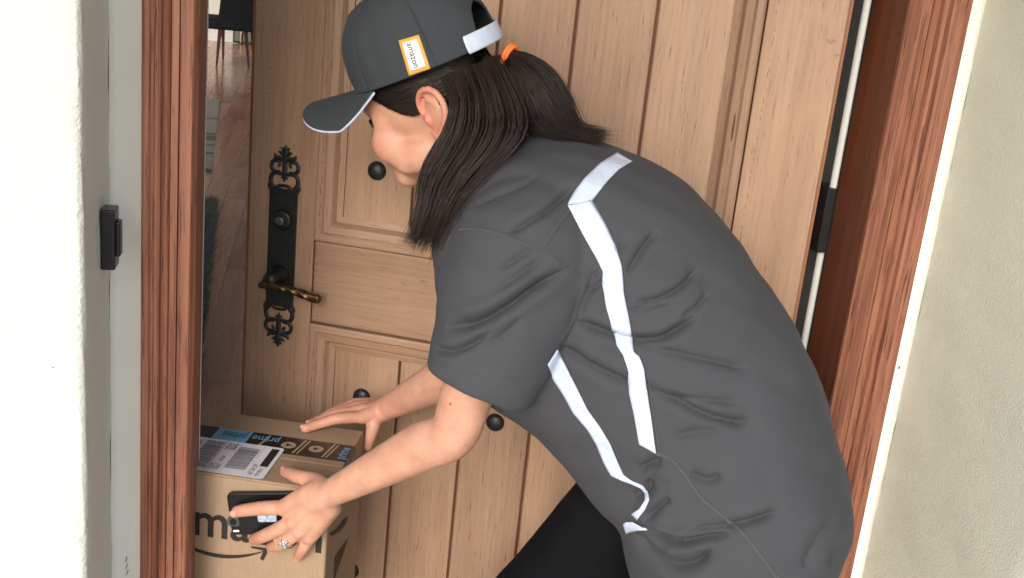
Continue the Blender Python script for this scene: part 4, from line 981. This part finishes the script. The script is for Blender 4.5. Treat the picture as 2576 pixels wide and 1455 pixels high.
V = np.array(V); N_ = (V-KO)/np.linalg.norm(V-KO, axis=1)[:, None]; V = V + N_*(.0016*wob(V, 45, 1.5) + .0008*wob(V, 110, 2.2))[:, None]
cap = mk('cap', V, F, M['cap'], person, True); m = cap.modifiers.new('thickness', 'SOLIDIFY'); m.thickness = .0022; m.offset = -1
capb = bvh_of(V, F)
for s in range(6):
    u = s/6 + 1/12 - 1/12
    P = [Kp(dome(u, v)*1.006) for v in np.linspace(.02 if s != 3 else .36, .98, 14)]
    mk('panel_seam', *tube(P, .0011, 6, 2), M['cap'], cap, True)
mk('button', *ellip(Kp((0, 0, KC)), (.008, .008, .005), KR, 14, 8), M['cap'], cap, True)
# brim
nu, nv = 40, 12; V = []
def brim(a, r):
    w = a*math.radians(66); inn = np.array([KA*math.cos(w)*.985, KB*math.sin(w)*.985]); th = a*math.pi/2
    xj = KA*math.cos(math.radians(66)); out = np.array([xj + (.216-xj)*max(0, math.cos(th))**.62, .083*np.sign(th)*abs(math.sin(th))**.70])
    p = inn*(1-r) + out*r; dx = np.linalg.norm(p-inn)
    return np.array([p[0], p[1], -.002 - 6.2*p[1]**2*min(1, dx/.06) + .07*dx])
for j in range(nv+1):
    for i in range(nu+1): V.append(Kp(brim(-1+2*i/nu, j/nv)))
F = [(j*(nu+1)+i, j*(nu+1)+i+1, (j+1)*(nu+1)+i+1, (j+1)*(nu+1)+i) for j in range(nv) for i in range(nu)]
br = mk('brim', V, F, M['cap'], cap, True); m = br.modifiers.new('thickness', 'SOLIDIFY'); m.thickness = .0034; m.offset = 0
mk('brim_piping', *tube([Kp(brim(-1+2*i/40, .995) + np.array([0, 0, -.0014])) for i in range(41)], .0017, 8, 2), M['reflect'], br, True)
# strap across the rear opening
P = [Kp(np.array([KA*1.01*math.cos(w), KB*1.01*math.sin(w), .010])) for w in np.radians(np.linspace(146, 214, 18))]
V, F = tube(P, [(.0125, .0016)]*18, 12, 2, ref=KR[:, 2], sup=4); mk('rear_strap', V, F, M['reflect'], cap, True)
# badge on the near side, wordmark running down the badge
bq = [(1003, 103), (1054, 88), (1083, 173), (1029, 191)]
def bd(s, t): 
    a = np.array(bq[0])*(1-s)+np.array(bq[1])*s; b = np.array(bq[3])*(1-s)+np.array(bq[2])*s; return a*(1-t)+b*t
badge = drape('badge', [bd(0, t) for t in np.linspace(0, 1, 8)], [bd(1, t) for t in np.linspace(0, 1, 8)], M['badge_orange'], cap, 14, 8, .0012, capb, .0010)
drape('badge_panel', [bd(.14, t) for t in np.linspace(.10, .90, 8)], [bd(.86, t) for t in np.linspace(.10, .90, 8)], M['badge_white'], badge, 14, 8, .0026, capb, .0004)
TVx, TFx = textmesh('amazon', 1.0, .012); TVx[:, 0] /= TVx[:, 0].max(); TVx[:, 1] /= .75
V = []
for a, b, _ in TVx:
    q = bd(.34 + .34*(1-b), .15 + .70*a) if False else bd(.64 - .30*(1-b) + .0, .15+.70*a); h = cast(capb, *q); V.append(h[0]+h[1]*.0034)
mk('wordmark', V, TFx, M['badge_ink'], badge)

# ---- hair
tie = Hd((-.118, .004, .048)); tie = hit(1283, 141, LT, HP + LT*.01)
tl = HR.T @ (tie-HO)
hairs = []; tints = []
def onskull(p, k): 
    d = (np.asarray(p)-CRC)/CRR; d = d/np.linalg.norm(d); return CRC + d*CRR*k
def hairline(x): return np.interp(x, [-.1, -.090, -.076, -.056, -.036, -.016, .000, .026, .052, .075], [-.085, -.080, -.065, .030, .036, .006, .014, .034, .052, .070])
# scalp shell
EV, EF = ellip((0, 0, 0), (1, 1, 1), None, 72, 48); EV = CRC + EV*CRR*1.022
keep = [f for f in EF if np.mean([EV[k][2] - hairline(EV[k][0]) for k in f]) > 0]
use = sorted(set(k for f in keep for k in f)); mp = {k: i for i, k in enumerate(use)}
hair = mk('hair', [HO + HR@EV[k] for k in use], [tuple(mp[k] for k in f) for f in keep], M['hair'], person, True, attrs={'tint': np.full(len(use), .25)})
for _ in range(4200):
    s = 1 if random.random() < .8 else -1
    x = random.uniform(-.10, .072); th = random.random()
    z0 = hairline(x) + abs(random.gauss(0, .03))*(1 if random.random() < .6 else 0)
    yy = 1-((x-CRC[0])/CRR[0])**2-((z0-CRC[2])/CRR[2])**2
    if yy <= 0.001: continue
    p0 = np.array([x, s*CRR[1]*math.sqrt(yy), z0]); k0 = 1.02 + random.random()*.05
    pts = []
    for t in np.linspace(0, 1, 11):
        q = lerp(p0, tl, t)
        on = onskull(q, k0 + .05*t)
        w = np.clip((t-.72)/.28, 0, 1)**1.5
        pts.append(HO + HR @ (on*(1-w) + (tl + (on-tl)*.12)*w))
    hairs.append(pts); tints.append(.35+.5*random.random())
def pxstrand(ctrl, n=16):
    """ctrl: list of (px, py, depth beyond the reference plane)"""
    C = catmull(np.array(ctrl, float), 6); C = resample3(C, n)
    return [hit(x, y, LT, HP + LT*l) for x, y, l in C]
def resample3(P, n):
    s = np.r_[0, np.cumsum(np.linalg.norm(np.diff(P[:, :2], axis=0), axis=1))]; s /= s[-1]; t = np.linspace(0, 1, n); return np.stack([np.interp(t, s, P[:, k]) for k in range(3)], 1)
def skullhit(x, y, k):
    o = (HR.T @ (CAM-HO) - CRC)/(CRR*k); d = (HR.T @ ray(x, y))/(CRR*k); b = o.dot(d); q = b*b - d.dot(d)*(o.dot(o)-1)
    if q <= 0: return None
    t = (-b - math.sqrt(q))/d.dot(d); return LT.dot(CAM + ray(x, y)*t - HP)
def mixc(A, B, u): return [tuple(np.array(a)*(1-u)+np.array(b)*u) for a, b in zip(A, B)]
# ponytail: upper and lower edge curves from the tie
PU = [(1288, 128), (1330, 138), (1385, 178), (1428, 250), (1452, 318), (1500, 335), (1548, 343)]
PLo = [(1274, 160), (1285, 200), (1300, 262), (1320, 318), (1372, 340), (1425, 352), (1500, 353)]
for _ in range(4200):
    u = random.random(); th = (random.random()-.5)*2; c = mixc(PU, PLo, u); end = random.uniform(.66, 1.0)
    if u > .55: end *= random.uniform(.62, 1)
    jx, jy = random.gauss(0, 12), random.gauss(0, 10); prof = [.012, .020, .026, .028, .024, .016, .008]
    ctl = [(a+jx*k/6*1.2, b+jy*k/6*1.2, .012 + th*prof[k]*math.sqrt(max(0, 1-(2*u-1)**2))+ .002) for k, (a, b) in enumerate(c)]
    st = np.array(pxstrand(ctl, 22)); m_ = max(6, int(22*end)); hairs.append(list(resample_line(st[:m_], 16)) if False else [st[int(round(i))] for i in np.linspace(0, m_-1, 16)]); tints.append(.2+.75*random.random())
# loose side hair hanging past the cheek to the shoulder
LL = [(1108, 196), (1132, 262), (1116, 330), (1084, 392), (1062, 446), (1056, 510), (1042, 572), (1022, 612)]
LR_ = [(1258, 138), (1288, 200), (1325, 280), (1318, 345), (1235, 440), (1180, 500), (1150, 560), (1128, 632)]
dpt = [.066, .080, .092, .105, .120, .135, .140, .142]
LOCK = [random.random() for _ in range(120)]; LJ = [(random.gauss(0, 9), random.gauss(0, 22)) for _ in range(120)]
for _ in range(8500):
    li = random.randrange(120); uc = LOCK[li]; free = random.random() < .78; u = random.random() if free else min(1, max(0, uc + random.gauss(0, .07))); uc = u if free else uc; LJk = (random.gauss(0, 5), random.gauss(0, 14)) if free else LJ[li]; c = mixc(LL, LR_, u); th = random.random(); jx, jy = random.gauss(0, 5) + LJk[0]*.8, random.gauss(0, 8) + LJk[1]; e = random.uniform(.70, 1.0)
    ctl = []
    cc_ = mixc(LL, LR_, uc)
    for k, (a, b) in enumerate(c):
        w = max(0, k-1)/6; g_ = .55*w*w; a, b = a*(1-g_)+cc_[k][0]*g_, b*(1-g_)+cc_[k][1]*g_; dd = dpt[k] - (.034+.03*w)*th - .05*u*(1-w)*(1 if k else 1.15)
        if k < 3:
            sk = skullhit(a, b, (1.0, 1.05, 1.09)[k])
            if sk is not None: dd = sk if k < 2 else max(dd, sk)
        ctl.append((a + jx*w**1.5, b + jy*w + (0 if k < 7 else 14), dd))
    st = pxstrand(ctl, 26); m_ = int(26*e); hairs.append([st[int(round(i))] for i in np.linspace(0, m_-1, 16)]); tints.append(.15+.8*random.random()**1.3 if free else .15+.4*LOCK[(li*7)%120]+.45*random.random()**1.4)
# short hair sweeping up from the nape to the tie
for _ in range(1500):
    u = random.random(); x0, y0 = 1150 + 150*u + random.gauss(0, 6), 330 - 30*u + random.gauss(0, 18); th = random.random()
    q = [(x0, y0, .075 - .05*u - .02*th), (x0 + (1284-x0)*.35, y0 - (y0-150)*.30, .074 - .045*u - .015*th), (x0 + (1284-x0)*.72, y0 - (y0-150)*.68, .052 - .03*u - .01*th), (1281 + random.gauss(0, 4), 148 + random.gauss(0, 6), .018)]
    hairs.append(pxstrand(q, 16)); tints.append(.15+.7*random.random())
# a few stray hairs
for _ in range(160):
    u = random.random(); c = mixc(LL, LR_, u*u); jx = random.gauss(-8, 10); ctl = [(a + jx*(k/7)**1.3, b + random.gauss(0, 3), dpt[k]+.004) for k, (a, b) in enumerate(c)]; hairs.append(pxstrand(ctl, 16)); tints.append(.8)
def strands(name, H, Ti, r, parent):
    n = max(len(h) for h in H); A = np.array([h if len(h) == n else [h[int(round(i))] for i in np.linspace(0, len(h)-1, n)] for h in H])
    Tn = np.gradient(A, axis=1); Tn /= np.linalg.norm(Tn, axis=2)[..., None]+1e-12
    rv = RNG.normal(size=(len(A), 1, 3)); a = np.cross(Tn, rv); a /= np.linalg.norm(a, axis=2)[..., None]+1e-12; b = np.cross(Tn, a)
    rad = (r*np.clip(1.15-np.linspace(0, 1, n)**3, .2, 1))[None, :, None]*(.7+.6*RNG.random((len(A), 1, 1)))
    R = np.stack([A + rad*(a*math.cos(w)+b*math.sin(w)) for w in (0, 2.094, 4.189)], 2)     # strand, point, side
    V = R.reshape(-1, 3); i = np.arange(len(A))[:, None, None]; j = np.arange(n-1)[None, :, None]; k = np.arange(3)[None, None, :]; k2 = (k+1) % 3
    idx = lambda j_, k_: (i*n + j_)*3 + k_
    F = np.stack(np.broadcast_arrays(idx(j, k), idx(j, k2), idx(j+1, k2), idx(j+1, k)), -1).reshape(-1, 4)
    me = bpy.data.meshes.new(name); me.vertices.add(len(V)); me.vertices.foreach_set('co', V.astype(np.float32).ravel())
    me.loops.add(F.size); me.loops.foreach_set('vertex_index', F.astype(np.int32).ravel()); me.polygons.add(len(F)); me.polygons.foreach_set('loop_start', np.arange(0, F.size, 4, dtype=np.int32))
    me.polygons.foreach_set('use_smooth', np.ones(len(F), bool)); me.update(calc_edges=True); me.materials.append(M['hair'])
    at = me.attributes.new('tint', 'FLOAT', 'POINT'); at.data.foreach_set('value', np.repeat(np.array(Ti, np.float32), n*3))
    o = bpy.data.objects.new(name, me); COL.objects.link(o); setp(o, parent, False); return tag(o, kind='stuff')
CU = []
for i in range(9):
    u = i/8; c = mixc(LL, LR_, .06+.88*u); CU.append(pxstrand([(a, b, max(dpt[k] - .030 - .05*u*(1-k/7), -9) if k > 2 else (skullhit(a, b, (.90, .93, .95)[k]) or 0.0) - .004) for k, (a, b) in enumerate(c)][:7], 20))
V = [p for row in CU for p in row]; F = [(i*20+j, i*20+j+1, (i+1)*20+j+1, (i+1)*20+j) for i in range(8) for j in range(19)]
hm = mk('hair_mass', V, F, M['hair'], hair, True, attrs={'tint': np.full(len(V), .2)}); m = hm.modifiers.new('thickness', 'SOLIDIFY'); m.thickness = .016; m.offset = 0
strands('strands', hairs, tints, .00042, hair)
# hair elastic
td = unit(pxstrand(mixc(PU, PLo, .5)[:3] and [(1281, 144, .012), (1300, 150, .012), (1330, 165, .012)])[4] - tie); a1 = unit(np.cross(td, Z3)); a2 = np.cross(td, a1)
for k in range(3):
    mk('hair_elastic', *tube([tie + td*(.0046*k-.003) + .0140*(a1*math.cos(w)*.8+a2*math.sin(w)) for w in np.linspace(0, 2*math.pi, 20)], .0030, 8, 2, cap=False), M['orange'], hair, True) if k < 2 else None
